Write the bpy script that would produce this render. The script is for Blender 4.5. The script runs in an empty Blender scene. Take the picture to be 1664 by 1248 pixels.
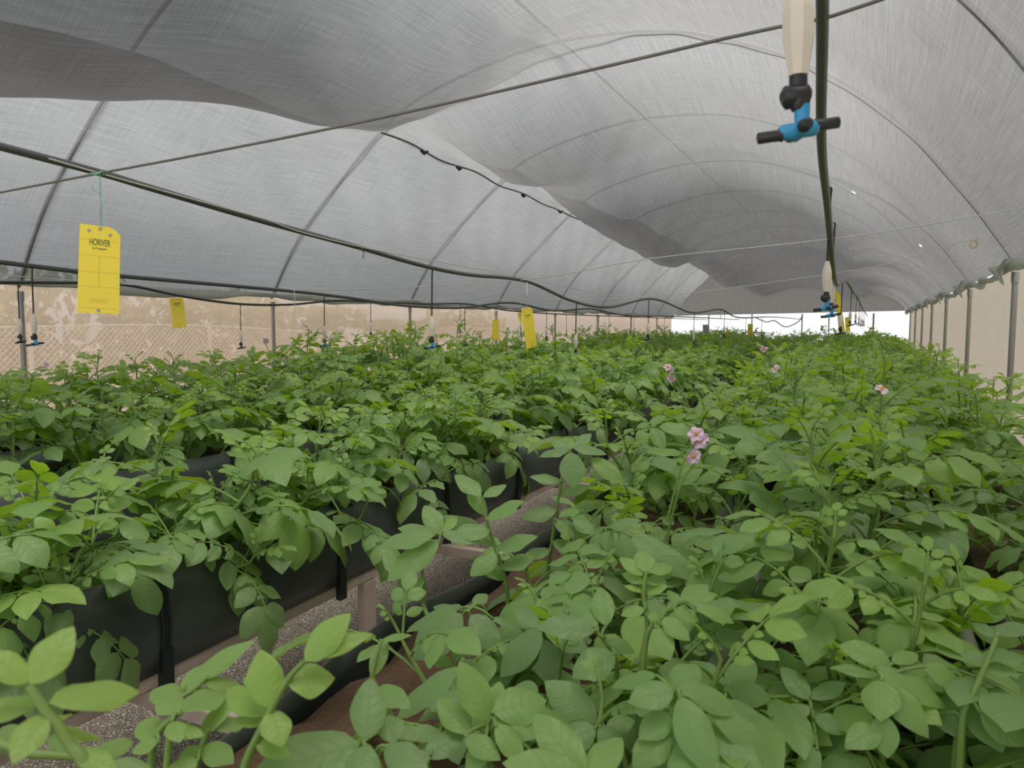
import bpy, math, random
import numpy as np
from mathutils import Vector, Matrix

sc = bpy.context.scene
col = sc.collection
R = math.radians

# ---------------------------------------------------------------- camera, light, exposure
EYE = np.array([0.0, 0.0, 1.5])
FPX, YAW, PITCH = 1200.0, R(26), math.atan((624 - 530) / 1200.0)
cam = bpy.data.cameras.new('camera')
cam.sensor_width = 36.0
cam.lens = FPX / 1664 * 36
cam.clip_start = 0.02
cam.clip_end = 200
cam.dof.use_dof = True
cam.dof.focus_distance = 3.0
cam.dof.aperture_fstop = 9.0
camo = bpy.data.objects.new('camera', cam)
col.objects.link(camo)
camo.location = EYE
camo.rotation_euler = (math.pi / 2 - PITCH, 0, YAW)
sc.camera = camo

world = bpy.data.worlds.new('sky')
sc.world = world
world.use_nodes = True
wn = world.node_tree
bg = wn.nodes['Background']
bg.inputs['Color'].default_value = (0.90, 0.95, 1.0, 1)
bg.inputs['Strength'].default_value = 0.62

sun = bpy.data.lights.new('sun', 'SUN')
sun.energy = 4.2
sun.angle = R(38)
sun.color = (1.0, 0.93, 0.82)
suno = bpy.data.objects.new('sun', sun)
col.objects.link(suno)
suno.rotation_euler = Vector((0.28, -0.05, 1.0)).to_track_quat('Z', 'Y').to_euler()

sc.view_settings.view_transform = 'Standard'
sc.view_settings.look = 'None'
sc.view_settings.gamma = 1.0
sc.view_settings.use_curve_mapping = False
sc.view_settings.exposure = 1.04
sc.cycles.max_bounces = 9
sc.cycles.diffuse_bounces = 5
sc.cycles.glossy_bounces = 3
sc.cycles.transmission_bounces = 5
sc.cycles.transparent_max_bounces = 10

_fw = np.array([-math.sin(YAW) * math.cos(PITCH), math.cos(YAW) * math.cos(PITCH), -math.sin(PITCH)])
_rt = np.array([math.cos(YAW), math.sin(YAW), 0.0])
_up = np.cross(_rt, _fw)


def at(px, py, D):                      # the place seen at a photo pixel, D metres ahead
    return EYE + D * (_fw + _rt * (px - 832) / FPX - _up * (py - 624) / FPX)


def at_x(px, py, X):
    d = at(px, py, 1.0) - EYE
    return EYE + d * (X - EYE[0]) / d[0]


def at_y(px, py, Y):
    d = at(px, py, 1.0) - EYE
    return EYE + d * (Y - EYE[1]) / d[1]


def at_z(px, py, Z):
    d = at(px, py, 1.0) - EYE
    return EYE + d * (Z - EYE[2]) / d[2]


# ---------------------------------------------------------------- materials
def nmat(name):
    m = bpy.data.materials.new(name)
    m.use_nodes = True
    t = m.node_tree
    for n in list(t.nodes):
        t.nodes.remove(n)
    out = t.nodes.new('ShaderNodeOutputMaterial')
    return m, t, out


def N(t, kind, **kw):
    n = t.nodes.new(kind)
    for k, v in kw.items():
        if k.startswith('_'):
            setattr(n, k[1:], v)
        else:
            key = int(k[1:]) if k[0] == 'i' and k[1:].isdigit() else k.replace('__', ' ')
            n.inputs[key].default_value = v
    return n


def lk(t, a, b):
    t.links.new(a, b)


def plain(name, rgb, rough=0.5, metal=0.0, var=0.12, scale=12.0, bump=0.0, spec=0.5):
    """a solid with gentle mottling"""
    m, t, out = nmat(name)
    p = N(t, 'ShaderNodeBsdfPrincipled', Roughness=rough, Metallic=metal)
    p.inputs['Specular IOR Level'].default_value = spec
    tc = N(t, 'ShaderNodeTexCoord')
    nz = N(t, 'ShaderNodeTexNoise', Scale=scale, Detail=5.0)
    lk(t, tc.outputs['Object'], nz.inputs['Vector'])
    mx = N(t, 'ShaderNodeMix', _data_type='RGBA')
    mx.inputs['A'].default_value = (*[c * (1 - var) for c in rgb], 1)
    mx.inputs['B'].default_value = (*[min(1, c * (1 + var)) for c in rgb], 1)
    lk(t, nz.outputs['Fac'], mx.inputs['Factor'])
    lk(t, mx.outputs['Result'], p.inputs['Base Color'])
    if bump:
        b = N(t, 'ShaderNodeBump', Strength=bump, Distance=0.004)
        lk(t, nz.outputs['Fac'], b.inputs['Height'])
        lk(t, b.outputs['Normal'], p.inputs['Normal'])
    lk(t, p.outputs['BSDF'], out.inputs['Surface'])
    return m


def net(name, diff, trans, hole, mixf=0.6, hole_var=0.0, streak=0.3, hole_rgb=(1, 1, 1), slant=2.0, shade_amt=0.0):
    """woven shade cloth: threads scatter and pass light, the holes between them let it straight through"""
    m, t, out = nmat(name)
    uv = N(t, 'ShaderNodeUVMap')
    st = []
    for sc_ in ((2.5, 85.0, 1), (70.0, 1.6, 1)):
        mp = N(t, 'ShaderNodeMapping')
        mp.inputs['Scale'].default_value = sc_
        lk(t, uv.outputs['UV'], mp.inputs['Vector'])
        nz = N(t, 'ShaderNodeTexNoise', Scale=1.0, Detail=4.0, Roughness=0.65)
        lk(t, mp.outputs['Vector'], nz.inputs['Vector'])
        st.append(nz)
    ad = N(t, 'ShaderNodeMath', _operation='ADD')
    lk(t, st[0].outputs['Fac'], ad.inputs[0])
    lk(t, st[1].outputs['Fac'], ad.inputs[1])
    rg = N(t, 'ShaderNodeMapRange')
    rg.inputs['From Min'].default_value = 0.65
    rg.inputs['From Max'].default_value = 1.35
    rg.inputs['To Min'].default_value = 1 - streak
    rg.inputs['To Max'].default_value = 1 + streak
    lk(t, ad.outputs[0], rg.inputs['Value'])
    if shade_amt:  # shade painted in the tone attribute dims threads and holes
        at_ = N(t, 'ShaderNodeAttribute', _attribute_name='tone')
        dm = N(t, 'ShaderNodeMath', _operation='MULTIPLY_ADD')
        dm.inputs[1].default_value = -shade_amt
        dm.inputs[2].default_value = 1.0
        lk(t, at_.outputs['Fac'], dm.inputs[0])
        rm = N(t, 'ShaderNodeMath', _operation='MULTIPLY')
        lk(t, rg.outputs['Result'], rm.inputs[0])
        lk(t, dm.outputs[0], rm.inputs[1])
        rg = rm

    def tint(rgb):
        v = N(t, 'ShaderNodeVectorMath', _operation='SCALE')
        v.inputs[0].default_value = rgb
        lk(t, rg.outputs[0], v.inputs['Scale'])
        return v.outputs['Vector']
    d = N(t, 'ShaderNodeBsdfDiffuse')
    lk(t, tint(diff), d.inputs['Color'])
    tr = N(t, 'ShaderNodeBsdfTranslucent')
    lk(t, tint(trans), tr.inputs['Color'])
    m1 = N(t, 'ShaderNodeMixShader', Fac=mixf)
    lk(t, d.outputs[0], m1.inputs[1])
    lk(t, tr.outputs[0], m1.inputs[2])
    tp = N(t, 'ShaderNodeBsdfTransparent')
    tp.inputs['Color'].default_value = (*hole_rgb, 1)
    m2 = N(t, 'ShaderNodeMixShader')
    hm = N(t, 'ShaderNodeMath', _operation='MULTIPLY')
    hm.inputs[1].default_value = hole
    lk(t, rg.outputs[0], hm.inputs[0])
    # the thread thickness closes the holes at a slant
    lw = N(t, 'ShaderNodeLayerWeight', Blend=0.5)
    om = N(t, 'ShaderNodeMath', _operation='SUBTRACT')
    om.inputs[0].default_value = 1.0
    lk(t, lw.outputs['Facing'], om.inputs[1])
    pw = N(t, 'ShaderNodeMath', _operation='POWER')
    pw.inputs[1].default_value = slant
    lk(t, om.outputs[0], pw.inputs[0])
    hp = N(t, 'ShaderNodeMath', _operation='MULTIPLY')
    lk(t, hm.outputs[0], hp.inputs[0])
    lk(t, pw.outputs[0], hp.inputs[1])
    lk(t, hp.outputs[0], m2.inputs['Fac'])
    lk(t, m1.outputs[0], m2.inputs[1])
    lk(t, tp.outputs[0], m2.inputs[2])
    lk(t, m2.outputs[0], out.inputs['Surface'])
    return m


def leaf_mat(name):
    m, t, out = nmat(name)
    tone = N(t, 'ShaderNodeAttribute', _attribute_name='tone')
    oi = N(t, 'ShaderNodeObjectInfo')
    uv = N(t, 'ShaderNodeUVMap')
    sep = N(t, 'ShaderNodeSeparateXYZ')
    lk(t, uv.outputs['UV'], sep.inputs[0])
    # side veins run obliquely from the midrib
    av = N(t, 'ShaderNodeMath', _operation='ABSOLUTE')
    lk(t, sep.outputs['Y'], av.inputs[0])
    sl = N(t, 'ShaderNodeMath', _operation='MULTIPLY_ADD')
    sl.inputs[1].default_value = -0.22
    lk(t, av.outputs[0], sl.inputs[0])
    lk(t, sep.outputs['X'], sl.inputs[2])
    fr = N(t, 'ShaderNodeMath', _operation='MULTIPLY')
    fr.inputs[1].default_value = 6.5
    lk(t, sl.outputs[0], fr.inputs[0])
    pp = N(t, 'ShaderNodeMath', _operation='PINGPONG')
    pp.inputs[1].default_value = 0.5
    lk(t, fr.outputs[0], pp.inputs[0])
    vs = N(t, 'ShaderNodeMapRange', _interpolation_type='SMOOTHSTEP')
    vs.inputs['From Min'].default_value = 0.0
    vs.inputs['From Max'].default_value = 0.13
    vs.inputs['To Min'].default_value = 1.0
    vs.inputs['To Max'].default_value = 0.0
    lk(t, pp.outputs[0], vs.inputs['Value'])
    ms = N(t, 'ShaderNodeMapRange', _interpolation_type='SMOOTHSTEP')
    ms.inputs['From Min'].default_value = 0.0
    ms.inputs['From Max'].default_value = 0.08
    ms.inputs['To Min'].default_value = 1.0
    ms.inputs['To Max'].default_value = 0.0
    lk(t, av.outputs[0], ms.inputs['Value'])
    vein = N(t, 'ShaderNodeMath', _operation='MAXIMUM')
    lk(t, vs.outputs[0], vein.inputs[0])
    lk(t, ms.outputs[0], vein.inputs[1])
    tc = N(t, 'ShaderNodeTexCoord')
    nz = N(t, 'ShaderNodeTexNoise', Scale=26.0, Detail=4.0)
    lk(t, tc.outputs['Object'], nz.inputs['Vector'])
    # tone 0 = old dark blue-green leaf, 1 = young yellow-green leaf
    ta = N(t, 'ShaderNodeMath', _operation='MULTIPLY_ADD')
    ta.inputs[1].default_value = 0.22
    lk(t, nz.outputs['Fac'], ta.inputs[0])
    lk(t, tone.outputs['Fac'], ta.inputs[2])
    tb = N(t, 'ShaderNodeMath', _operation='MULTIPLY_ADD')
    tb.inputs[1].default_value = 0.16
    lk(t, oi.outputs['Random'], tb.inputs[0])
    lk(t, ta.outputs[0], tb.inputs[2])
    cr = N(t, 'ShaderNodeValToRGB')
    e = cr.color_ramp.elements
    e[0].position, e[0].color = 0.12, (*LEAF[0], 1)
    e[1].position, e[1].color = 1.15, (*LEAF[2], 1)
    k = e.new(0.55)
    k.color = (*LEAF[1], 1)
    lk(t, tb.outputs[0], cr.inputs['Fac'])
    vm = N(t, 'ShaderNodeMix', _data_type='RGBA')
    vm.inputs['B'].default_value = (0.40, 0.55, 0.20, 1)
    vf = N(t, 'ShaderNodeMath', _operation='MULTIPLY')
    vf.inputs[1].default_value = 0.20
    lk(t, vein.outputs[0], vf.inputs[0])
    lk(t, vf.outputs[0], vm.inputs['Factor'])
    lk(t, cr.outputs['Color'], vm.inputs['A'])
    # the underside is paler
    geo = N(t, 'ShaderNodeNewGeometry')
    um = N(t, 'ShaderNodeMix', _data_type='RGBA')
    um.inputs['B'].default_value = (0.30, 0.42, 0.19, 1)
    uf = N(t, 'ShaderNodeMath', _operation='MULTIPLY')
    uf.inputs[1].default_value = 0.55
    lk(t, geo.outputs['Backfacing'], uf.inputs[0])
    lk(t, uf.outputs[0], um.inputs['Factor'])
    lk(t, vm.outputs['Result'], um.inputs['A'])
    p = N(t, 'ShaderNodeBsdfPrincipled', Roughness=0.40)
    p.inputs['Specular IOR Level'].default_value = 0.52
    lk(t, um.outputs['Result'], p.inputs['Base Color'])
    hb = N(t, 'ShaderNodeMath', _operation='MULTIPLY_ADD')
    hb.inputs[1].default_value = -0.9
    lk(t, vein.outputs[0], hb.inputs[0])
    lk(t, nz.outputs['Fac'], hb.inputs[2])
    b = N(t, 'ShaderNodeBump', Strength=0.25, Distance=0.004)
    lk(t, hb.outputs[0], b.inputs['Height'])
    lk(t, b.outputs['Normal'], p.inputs['Normal'])
    tr = N(t, 'ShaderNodeBsdfTranslucent')
    tcg = N(t, 'ShaderNodeMix', _data_type='RGBA', _blend_type='MIX')
    tcg.inputs['Factor'].default_value = 0.75
    tcg.inputs['B'].default_value = (0.45, 0.66, 0.03, 1)
    lk(t, vm.outputs['Result'], tcg.inputs['A'])
    lk(t, tcg.outputs['Result'], tr.inputs['Color'])
    mx = N(t, 'ShaderNodeMixShader', Fac=0.42)
    lk(t, p.outputs[0], mx.inputs[1])
    lk(t, tr.outputs[0], mx.inputs[2])
    lk(t, mx.outputs[0], out.inputs['Surface'])
    return m


LEAF = [(0.092, 0.200, 0.104), (0.155, 0.375, 0.062), (0.33, 0.58, 0.025)]
M = {}
M['leaf'] = leaf_mat('potato_leaf')
M['stem'] = plain('green_stem', (0.17, 0.27, 0.06), 0.45, var=0.3, scale=25)
M['petal'] = plain('lilac_petal', (0.74, 0.55, 0.68), 0.6, var=0.12, scale=40)
M['anther'] = plain('orange_anther', (0.80, 0.42, 0.03), 0.5)
M['soil'] = plain('brown_coir', (0.095, 0.052, 0.030), 0.95, var=0.65, scale=90, bump=1.0)
M['liner'] = plain('black_liner', (0.050, 0.062, 0.058), 0.42, var=0.35, scale=5, bump=0.06)
M['strap'] = plain('black_strap', (0.010, 0.016, 0.016), 0.4)
M['timber'] = plain('weathered_timber', (0.42, 0.345, 0.295), 0.75, var=0.25, scale=18, bump=0.2)
M['steel'] = plain('galvanised_steel', (0.36, 0.35, 0.34), 0.45, metal=0.55, var=0.15, scale=9)
M['pipe'] = plain('grey_hose', (0.085, 0.085, 0.09), 0.38, var=0.15, scale=9)
M['black'] = plain('black_plastic', (0.025, 0.027, 0.03), 0.42)
M['drop'] = plain('black_tube', (0.022, 0.020, 0.022), 0.45)
M['white'] = plain('cream_plastic', (0.78, 0.72, 0.63), 0.4, var=0.06)
M['blue'] = plain('blue_plastic', (0.045, 0.34, 0.66), 0.4, var=0.08)
M['wire'] = plain('dull_wire', (0.17, 0.165, 0.16), 0.45, metal=0.3)
M['wire_light'] = plain('pale_wire', (0.62, 0.60, 0.57), 0.4, metal=0.2)
M['string'] = plain('white_string', (0.72, 0.70, 0.66), 0.8)
M['green_string'] = plain('green_twine', (0.16, 0.44, 0.30), 0.8)
M['yellow_cord'] = plain('yellow_cord', (0.55, 0.46, 0.12), 0.6)
M['card'] = plain('yellow_card', (0.86, 0.68, 0.035), 0.38, var=0.03, scale=6)
M['card_grey'] = plain('grey_card', (0.42, 0.40, 0.38), 0.6)
M['ink'] = plain('dark_green_ink', (0.012, 0.10, 0.03), 0.5)
M['ink_thin'] = plain('faint_brown_ink', (0.60, 0.46, 0.03), 0.5)
M['eyelet'] = plain('grey_eyelet', (0.35, 0.33, 0.28), 0.5)
M['roof_net'] = net('grey_shade_net', (0.26, 0.26, 0.26), (0.150, 0.152, 0.157), 0.205, 0.82, streak=0.24, slant=0.9, shade_amt=0.66)
M['gable_net'] = net('dense_gable_net', (0.26, 0.26, 0.26), (0.13, 0.13, 0.132), 0.03, 0.8, streak=0.2)
M['wall_net'] = net('cream_wall_net', (0.42, 0.345, 0.285), (0.50, 0.395, 0.325), 0.15, 0.66, streak=0.10, slant=0.6)
M['wall_net_right'] = net('cream_wall_net_right', (0.50, 0.46, 0.41), (0.31, 0.285, 0.255), 0.05, 0.62, streak=0.06, slant=1.0)
M['end_net'] = net('white_end_net', (0.8, 0.77, 0.73), (0.85, 0.82, 0.78), 0.72, 0.6, streak=0.06, slant=0.3)
M['roll_net'] = net('grey_green_net', (0.58, 0.61, 0.57), (0.5, 0.54, 0.5), 0.02, 0.5, streak=0.25)
M['fence'] = plain('pale_fence_wire', (0.80, 0.78, 0.74), 0.5)
M['bark'] = plain('grey_bark', (0.20, 0.15, 0.11), 0.9)
M['tree_leaf'] = plain('tree_leaves', (0.16, 0.24, 0.06), 0.6, var=0.5, scale=3)


def gravel_mat():
    m, t, out = nmat('beige_gravel')
    tc = N(t, 'ShaderNodeTexCoord')
    v = N(t, 'ShaderNodeTexVoronoi', Scale=72.0, Randomness=1.0)
    lk(t, tc.outputs['Object'], v.inputs['Vector'])
    v2 = N(t, 'ShaderNodeTexVoronoi', Scale=72.0, Randomness=1.0, _feature='DISTANCE_TO_EDGE')
    lk(t, tc.outputs['Object'], v2.inputs['Vector'])
    hs = N(t, 'ShaderNodeSeparateColor')
    lk(t, v.outputs['Color'], hs.inputs[0])
    cr = N(t, 'ShaderNodeValToRGB')
    e = cr.color_ramp.elements
    e[0].color = (0.62, 0.54, 0.46, 1)
    e[1].color = (0.92, 0.85, 0.76, 1)
    lk(t, hs.outputs[0], cr.inputs['Fac'])
    ed = N(t, 'ShaderNodeMapRange')
    ed.inputs['From Min'].default_value = 0.03
    ed.inputs['From Max'].default_value = 0.30
    ed.interpolation_type = 'SMOOTHSTEP'
    lk(t, v2.outputs['Distance'], ed.inputs['Value'])
    mx = N(t, 'ShaderNodeMix', _data_type='RGBA')
    mx.inputs['A'].default_value = (0.22, 0.18, 0.15, 1)
    lk(t, ed.outputs[0], mx.inputs['Factor'])
    lk(t, cr.outputs['Color'], mx.inputs['B'])
    p = N(t, 'ShaderNodeBsdfPrincipled', Roughness=0.85)
    lk(t, mx.outputs['Result'], p.inputs['Base Color'])
    b = N(t, 'ShaderNodeBump', Strength=0.6, Distance=0.010)
    lk(t, ed.outputs[0], b.inputs['Height'])
    lk(t, b.outputs['Normal'], p.inputs['Normal'])
    lk(t, p.outputs[0], out.inputs['Surface'])
    return m


M['gravel'] = gravel_mat()
M['earth'] = plain('dry_earth', (0.42, 0.36, 0.27), 0.95, var=0.3, scale=2)


# ---------------------------------------------------------------- objects and mesh builder
def tag(o, label=None, cat=None, group=None, kind=None):
    if label:
        o['label'] = label
    if cat:
        o['category'] = cat
    if group:
        o['group'] = group
    if kind:
        o['kind'] = kind
    return o


def empty(name, loc, rz=0.0, label=None, cat=None, group=None):
    o = bpy.data.objects.new(name, None)
    col.objects.link(o)
    o.location = loc
    o.rotation_euler = (0, 0, rz)
    o.empty_display_size = 0.05
    return tag(o, label, cat, group)


class MB:
    """collects polygons as numpy blocks and turns them into one mesh"""

    def __init__(s):
        s.v, s.f, s.uv, s.tone, s.mi, s.n = [], [], [], [], [], 0

    def add(s, V, F, uv=None, tone=0.0, mi=0):
        V = np.asarray(V, float)
        F = np.asarray(F, int)
        s.v.append(V)
        s.f.append(F + s.n)
        s.uv.append(np.zeros((len(V), 2)) if uv is None else np.asarray(uv, float))
        s.tone.append(np.full(len(V), tone) if np.isscalar(tone) else np.asarray(tone, float))
        s.mi.append(np.full(len(F), mi, int))
        s.n += len(V)

    def box(s, a, b, mi=0):
        x0, y0, z0 = a
        x1, y1, z1 = b
        V = [(x0, y0, z0), (x1, y0, z0), (x1, y1, z0), (x0, y1, z0), (x0, y0, z1), (x1, y0, z1), (x1, y1, z1), (x0, y1, z1)]
        s.add(V, [(0, 3, 2, 1), (4, 5, 6, 7), (0, 1, 5, 4), (1, 2, 6, 5), (2, 3, 7, 6), (3, 0, 4, 7)], mi=mi)

    def tube(s, P, r, k=8, cap=True, mi=0, tone=0.5):
        P = np.asarray(P, float)
        n = len(P)
        r = np.full(n, r) if np.isscalar(r) else np.asarray(r, float)
        T = np.gradient(P, axis=0)
        T /= np.linalg.norm(T, axis=1)[:, None] + 1e-12
        ref = np.array([0, 0, 1.0]) if abs(T[0][2]) < 0.9 else np.array([1.0, 0, 0])
        A = []
        a = np.cross(T[0], ref)
        for i in range(n):
            a = a - T[i] * (a @ T[i])
            a = a / (np.linalg.norm(a) + 1e-12)
            A.append(a)
        A = np.array(A)
        B = np.cross(T, A)
        th = np.linspace(0, 2 * math.pi, k, endpoint=False)
        V = P[:, None, :] + r[:, None, None] * (A[:, None, :] * np.cos(th)[None, :, None] + B[:, None, :] * np.sin(th)[None, :, None])
        V = V.reshape(-1, 3)
        F = []
        for i in range(n - 1):
            for j in range(k):
                F.append((i * k + j, i * k + (j + 1) % k, (i + 1) * k + (j + 1) % k, (i + 1) * k + j))
        s.add(V, F, tone=tone, mi=mi)
        if cap:
            for i, rev in ((0, 1), (n - 1, 0)):
                ring = V[i * k:(i + 1) * k]
                c = ring.mean(0)
                W = np.vstack([ring, c[None]])
                Q = [(j, (j + 1) % k, k, k) if not rev else ((j + 1) % k, j, k, k) for j in range(k)]
                s.tri(W, [q[:3] for q in Q], mi, tone)

    def tri(s, V, F, mi=0, tone=0.5):
        s.add(V, [(a, b, c, -1) for a, b, c in F], mi=mi, tone=tone)
        s.f[-1][:, 3] = -1

    def build(s, name, mats, parent=None, smooth=True):
        V = np.concatenate(s.v)
        F = np.concatenate(s.f)
        me = bpy.data.meshes.new(name)
        tri = F[:, 3] < 0
        cnt = np.where(tri, 3, 4)
        loops = F.reshape(-1)
        loops = loops[loops >= 0]
        me.vertices.add(len(V))
        me.vertices.foreach_set('co', V.astype(np.float32).reshape(-1))
        me.loops.add(len(loops))
        me.loops.foreach_set('vertex_index', loops.astype(np.int32))
        me.polygons.add(len(F))
        st = np.concatenate([[0], np.cumsum(cnt)[:-1]])
        me.polygons.foreach_set('loop_start', st.astype(np.int32))
        me.polygons.foreach_set('material_index', np.concatenate(s.mi).astype(np.int32))
        me.polygons.foreach_set('use_smooth', np.full(len(F), smooth))
        uv = me.uv_layers.new(name='UVMap')
        uv.data.foreach_set('uv', np.concatenate(s.uv)[loops].astype(np.float32).reshape(-1))
        at_ = me.attributes.new('tone', 'FLOAT', 'POINT')
        at_.data.foreach_set('value', np.concatenate(s.tone).astype(np.float32))
        for m in (mats if isinstance(mats, (list, tuple)) else [mats]):
            me.materials.append(m)
        me.update(calc_edges=True)
        me.validate()
        o = bpy.data.objects.new(name, me)
        col.objects.link(o)
        if parent:
            o.parent = parent
        return o


def copy_tree(o, parent=None):
    c = o.copy()
    col.objects.link(c)
    if parent:
        c.parent = parent
    for ch in list(o.children):
        copy_tree(ch, c)
    return c


def smooth_path(P, n=12):
    """Catmull-Rom through the points"""
    P = np.asarray(P, float)
    Q = np.vstack([2 * P[0] - P[1], P, 2 * P[-1] - P[-2]])
    out = []
    for i in range(1, len(Q) - 2):
        p0, p1, p2, p3 = Q[i - 1:i + 3]
        for t in np.linspace(0, 1, n, endpoint=False):
            out.append(0.5 * (2 * p1 + (p2 - p0) * t + (2 * p0 - 5 * p1 + 4 * p2 - p3) * t * t + (3 * p1 - p0 - 3 * p2 + p3) * t ** 3))
    out.append(P[-1])
    return np.array(out)


def grid_mesh(name, fn, us, vs, mat_, kind='structure', parent=None, flip=False, tone=None):
    U, V_ = np.meshgrid(us, vs, indexing='ij')
    P, UV = fn(U, V_)
    a, b = U.shape
    idx = np.arange(a * b).reshape(a, b)
    F = np.stack([idx[:-1, :-1], idx[1:, :-1], idx[1:, 1:], idx[:-1, 1:]], -1).reshape(-1, 4)
    if flip:
        F = F[:, ::-1]
    m = MB()
    m.add(P.reshape(-1, 3), F, UV.reshape(-1, 2), 0.0 if tone is None else tone(P).reshape(-1))
    o = m.build(name, mat_, parent)
    if kind:
        o['kind'] = kind
    return o


ORD = ['first', 'second', 'third', 'fourth', 'fifth', 'sixth', 'seventh', 'eighth', 'ninth', 'tenth', 'eleventh', 'twelfth',
       'thirteenth', 'fourteenth', 'fifteenth', 'sixteenth', 'seventeenth', 'eighteenth', 'nineteenth', 'twentieth']

# ---------------------------------------------------------------- the house: floor, net walls, net roof
XR, XL, YN, YF = 1.0, -6.67, -1.6, 27.3
ZR, ZL = 1.94, 1.82                        # eaves
HOOPS = [0.92 + 3.0 * k for k in range(-1, 9)]
ARCH = np.array([(1.0, 0.42), (0.92, 0.58), (0.60, 1.05), (0.15, 1.62), (-0.25, 1.98), (-0.78, 2.31), (-1.4, 2.57), (-1.97, 2.71), (-2.85, 2.76),
                 (-3.6, 2.67), (-4.38, 2.47), (-4.86, 2.24), (-5.46, 1.75), (-6.11, 1.14), (-6.42, 0.74), (-6.67, 0.32)])
_d = smooth_path(np.c_[ARCH, np.zeros(len(ARCH))], 16)[:, :2]
_l = np.concatenate([[0], np.cumsum(np.linalg.norm(np.diff(_d, axis=0), axis=1))])
ARCL = _l[-1]


def arch(u):
    s_ = np.asarray(u) * ARCL
    return np.interp(s_, _l, _d[:, 0]), np.interp(s_, _l, _d[:, 1]) + 1.5


def sstep(a, b, x):
    t = np.clip((x - a) / (b - a), 0, 1)
    return t * t * (3 - 2 * t)


# the net hangs loose: a deep pocket along the left seam near the door, and a long low belly down the middle of the far half
POCKET = ([-2, 1.0, 2.4, 3.3, 4.5, 5.9, 6.6, 7.0, 7.8, 9.0, 9.8, 11, 13, 15.7, 17, 30], [1.45, 1.42, 1.30, 1.08, 0.86, 0.64, 0.36, 0.20, 0.40, 0.52, 0.40, 0.50, 0.4, 0.08, 0.3, 0.3])
MIDDLE = ([-2, 7.0, 8.2, 9.6, 11, 12.2, 13.2, 14.4, 15.8, 17.2, 19.0, 20.6, 22.4, 24.0, 26.0, 28], [0, 0.0, 0.14, 0.34, 0.70, 1.02, 1.22, 1.30, 1.06, 1.0, 1.22, 1.36, 1.26, 1.2, 1.32, 1.36])


def sag(X, Y):
    s_ = 0.07 * np.sin(math.pi * (Y - 0.92) / 3.0) ** 2 * sstep(-6.6, -5.8, X) * (1 - sstep(0.3, 1.0, X))
    gx = np.where(X > -4.05, np.exp(-((X + 4.05) / 1.15) ** 2), np.exp(-((X + 4.05) / 0.8) ** 2)) * sstep(-5.25, -4.7, X - 0.32 * sstep(6.4, 7.6, Y))
    s_ = s_ + gx * np.interp(Y, *POCKET)
    gm = sstep(-4.85, -3.4, X) * (1 - sstep(-1.0, 1.0, X))
    s_ = s_ + gm * np.interp(Y, *MIDDLE)
    return s_


def roof_shade(P):  # painted shade per vertex of the roof net
    """shade painted into the tone attribute, darker where the net hangs low"""
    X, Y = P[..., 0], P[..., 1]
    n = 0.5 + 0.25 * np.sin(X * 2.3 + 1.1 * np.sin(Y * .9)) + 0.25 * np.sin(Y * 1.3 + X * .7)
    edge = 0.55 * sstep(-0.5, 0.9, X) + 0.5 * (1 - sstep(-6.6, -5.5, X))     # painted shade along the lower hems too
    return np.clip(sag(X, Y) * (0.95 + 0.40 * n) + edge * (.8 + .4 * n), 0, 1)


def roof_fn(U, V_):
    X, Z = arch(U)
    Y = V_
    wr = 0.012 * np.sin(X * 5.1 + Y * 1.7) + 0.010 * np.sin(Y * 4.3 - X * 2.2) + 0.006 * np.sin(X * 13 + Y * 7)
    Z = Z - sag(X, Y) + wr * sstep(-6.6, -6.0, X) * (1 - sstep(0.6, 1.0, X)) - 0.02
    return np.stack([X, Y, Z], -1), np.stack([U * ARCL, Y], -1)


tag(grid_mesh('ceiling', roof_fn, np.linspace(0.008, 0.994, 190), np.linspace(YN, YF, 300), M['roof_net'], tone=roof_shade),
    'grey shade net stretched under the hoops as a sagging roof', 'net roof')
# two small tears that let the sky through
_roof = bpy.data.objects['ceiling']
import bmesh
_hits = []
for px, py in ((1390, 315), (1495, 397)):
    ok, loc, nor, fi = _roof.ray_cast(Vector(EYE), Vector(at(px, py, 1.0) - EYE))
    if ok:
        _hits.append(fi)
_bm = bmesh.new()
_bm.from_mesh(_roof.data)
_bm.faces.ensure_lookup_table()
bmesh.ops.delete(_bm, geom=[_bm.faces[i] for i in _hits], context='FACES')
_bm.to_mesh(_roof.data)
_bm.free()


def flat(name, p0, p1, z0, z1, mat_, label, nz=10, ny=60, wob=0.015, seed=0):
    """hanging net wall from p0 to p1 between two heights, gently rippled"""
    p0, p1 = np.array(p0), np.array(p1)
    L = np.linalg.norm(p1 - p0)
    nrm = np.array([-(p1 - p0)[1], (p1 - p0)[0]]) / L

    def fn(U, V_):
        w = wob * (np.sin(U * L * 2.1 + seed) + 0.5 * np.sin(U * L * 5.3 + V_ * 3 + seed))
        P = p0[None, None] + (p1 - p0)[None, None] * U[..., None] + nrm * w[..., None]
        zz0, zz1 = (z0, z1) if np.isscalar(z1) else (z0, z1[0] + (z1[1] - z1[0]) * U)
        Z = zz0 + (zz1 - zz0) * V_
        return np.concatenate([P, Z[..., None]], -1), np.stack([U * L, Z], -1)
    o = grid_mesh(name, fn, np.linspace(0, 1, ny), np.linspace(0, 1, nz), mat_)
    return tag(o, label, 'net wall')


flat('wall_right', (XR + .06, YN), (XR + .06, YF), 0, ZR + .06, M['wall_net_right'], 'cream net wall along the right side behind grey posts', ny=140)
flat('wall_left', (XL - .06, YN), (XL - .06, YF), 0, ZL + .08, M['wall_net'], 'beige see-through net wall along the left side', ny=140, seed=2)
flat('wall_far', (XL - .06, YF), (XR + .06, YF), 0, (ZL + .12, ZR + .08), M['end_net'], 'bright white net wall at the far end', ny=60, seed=4)


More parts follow.
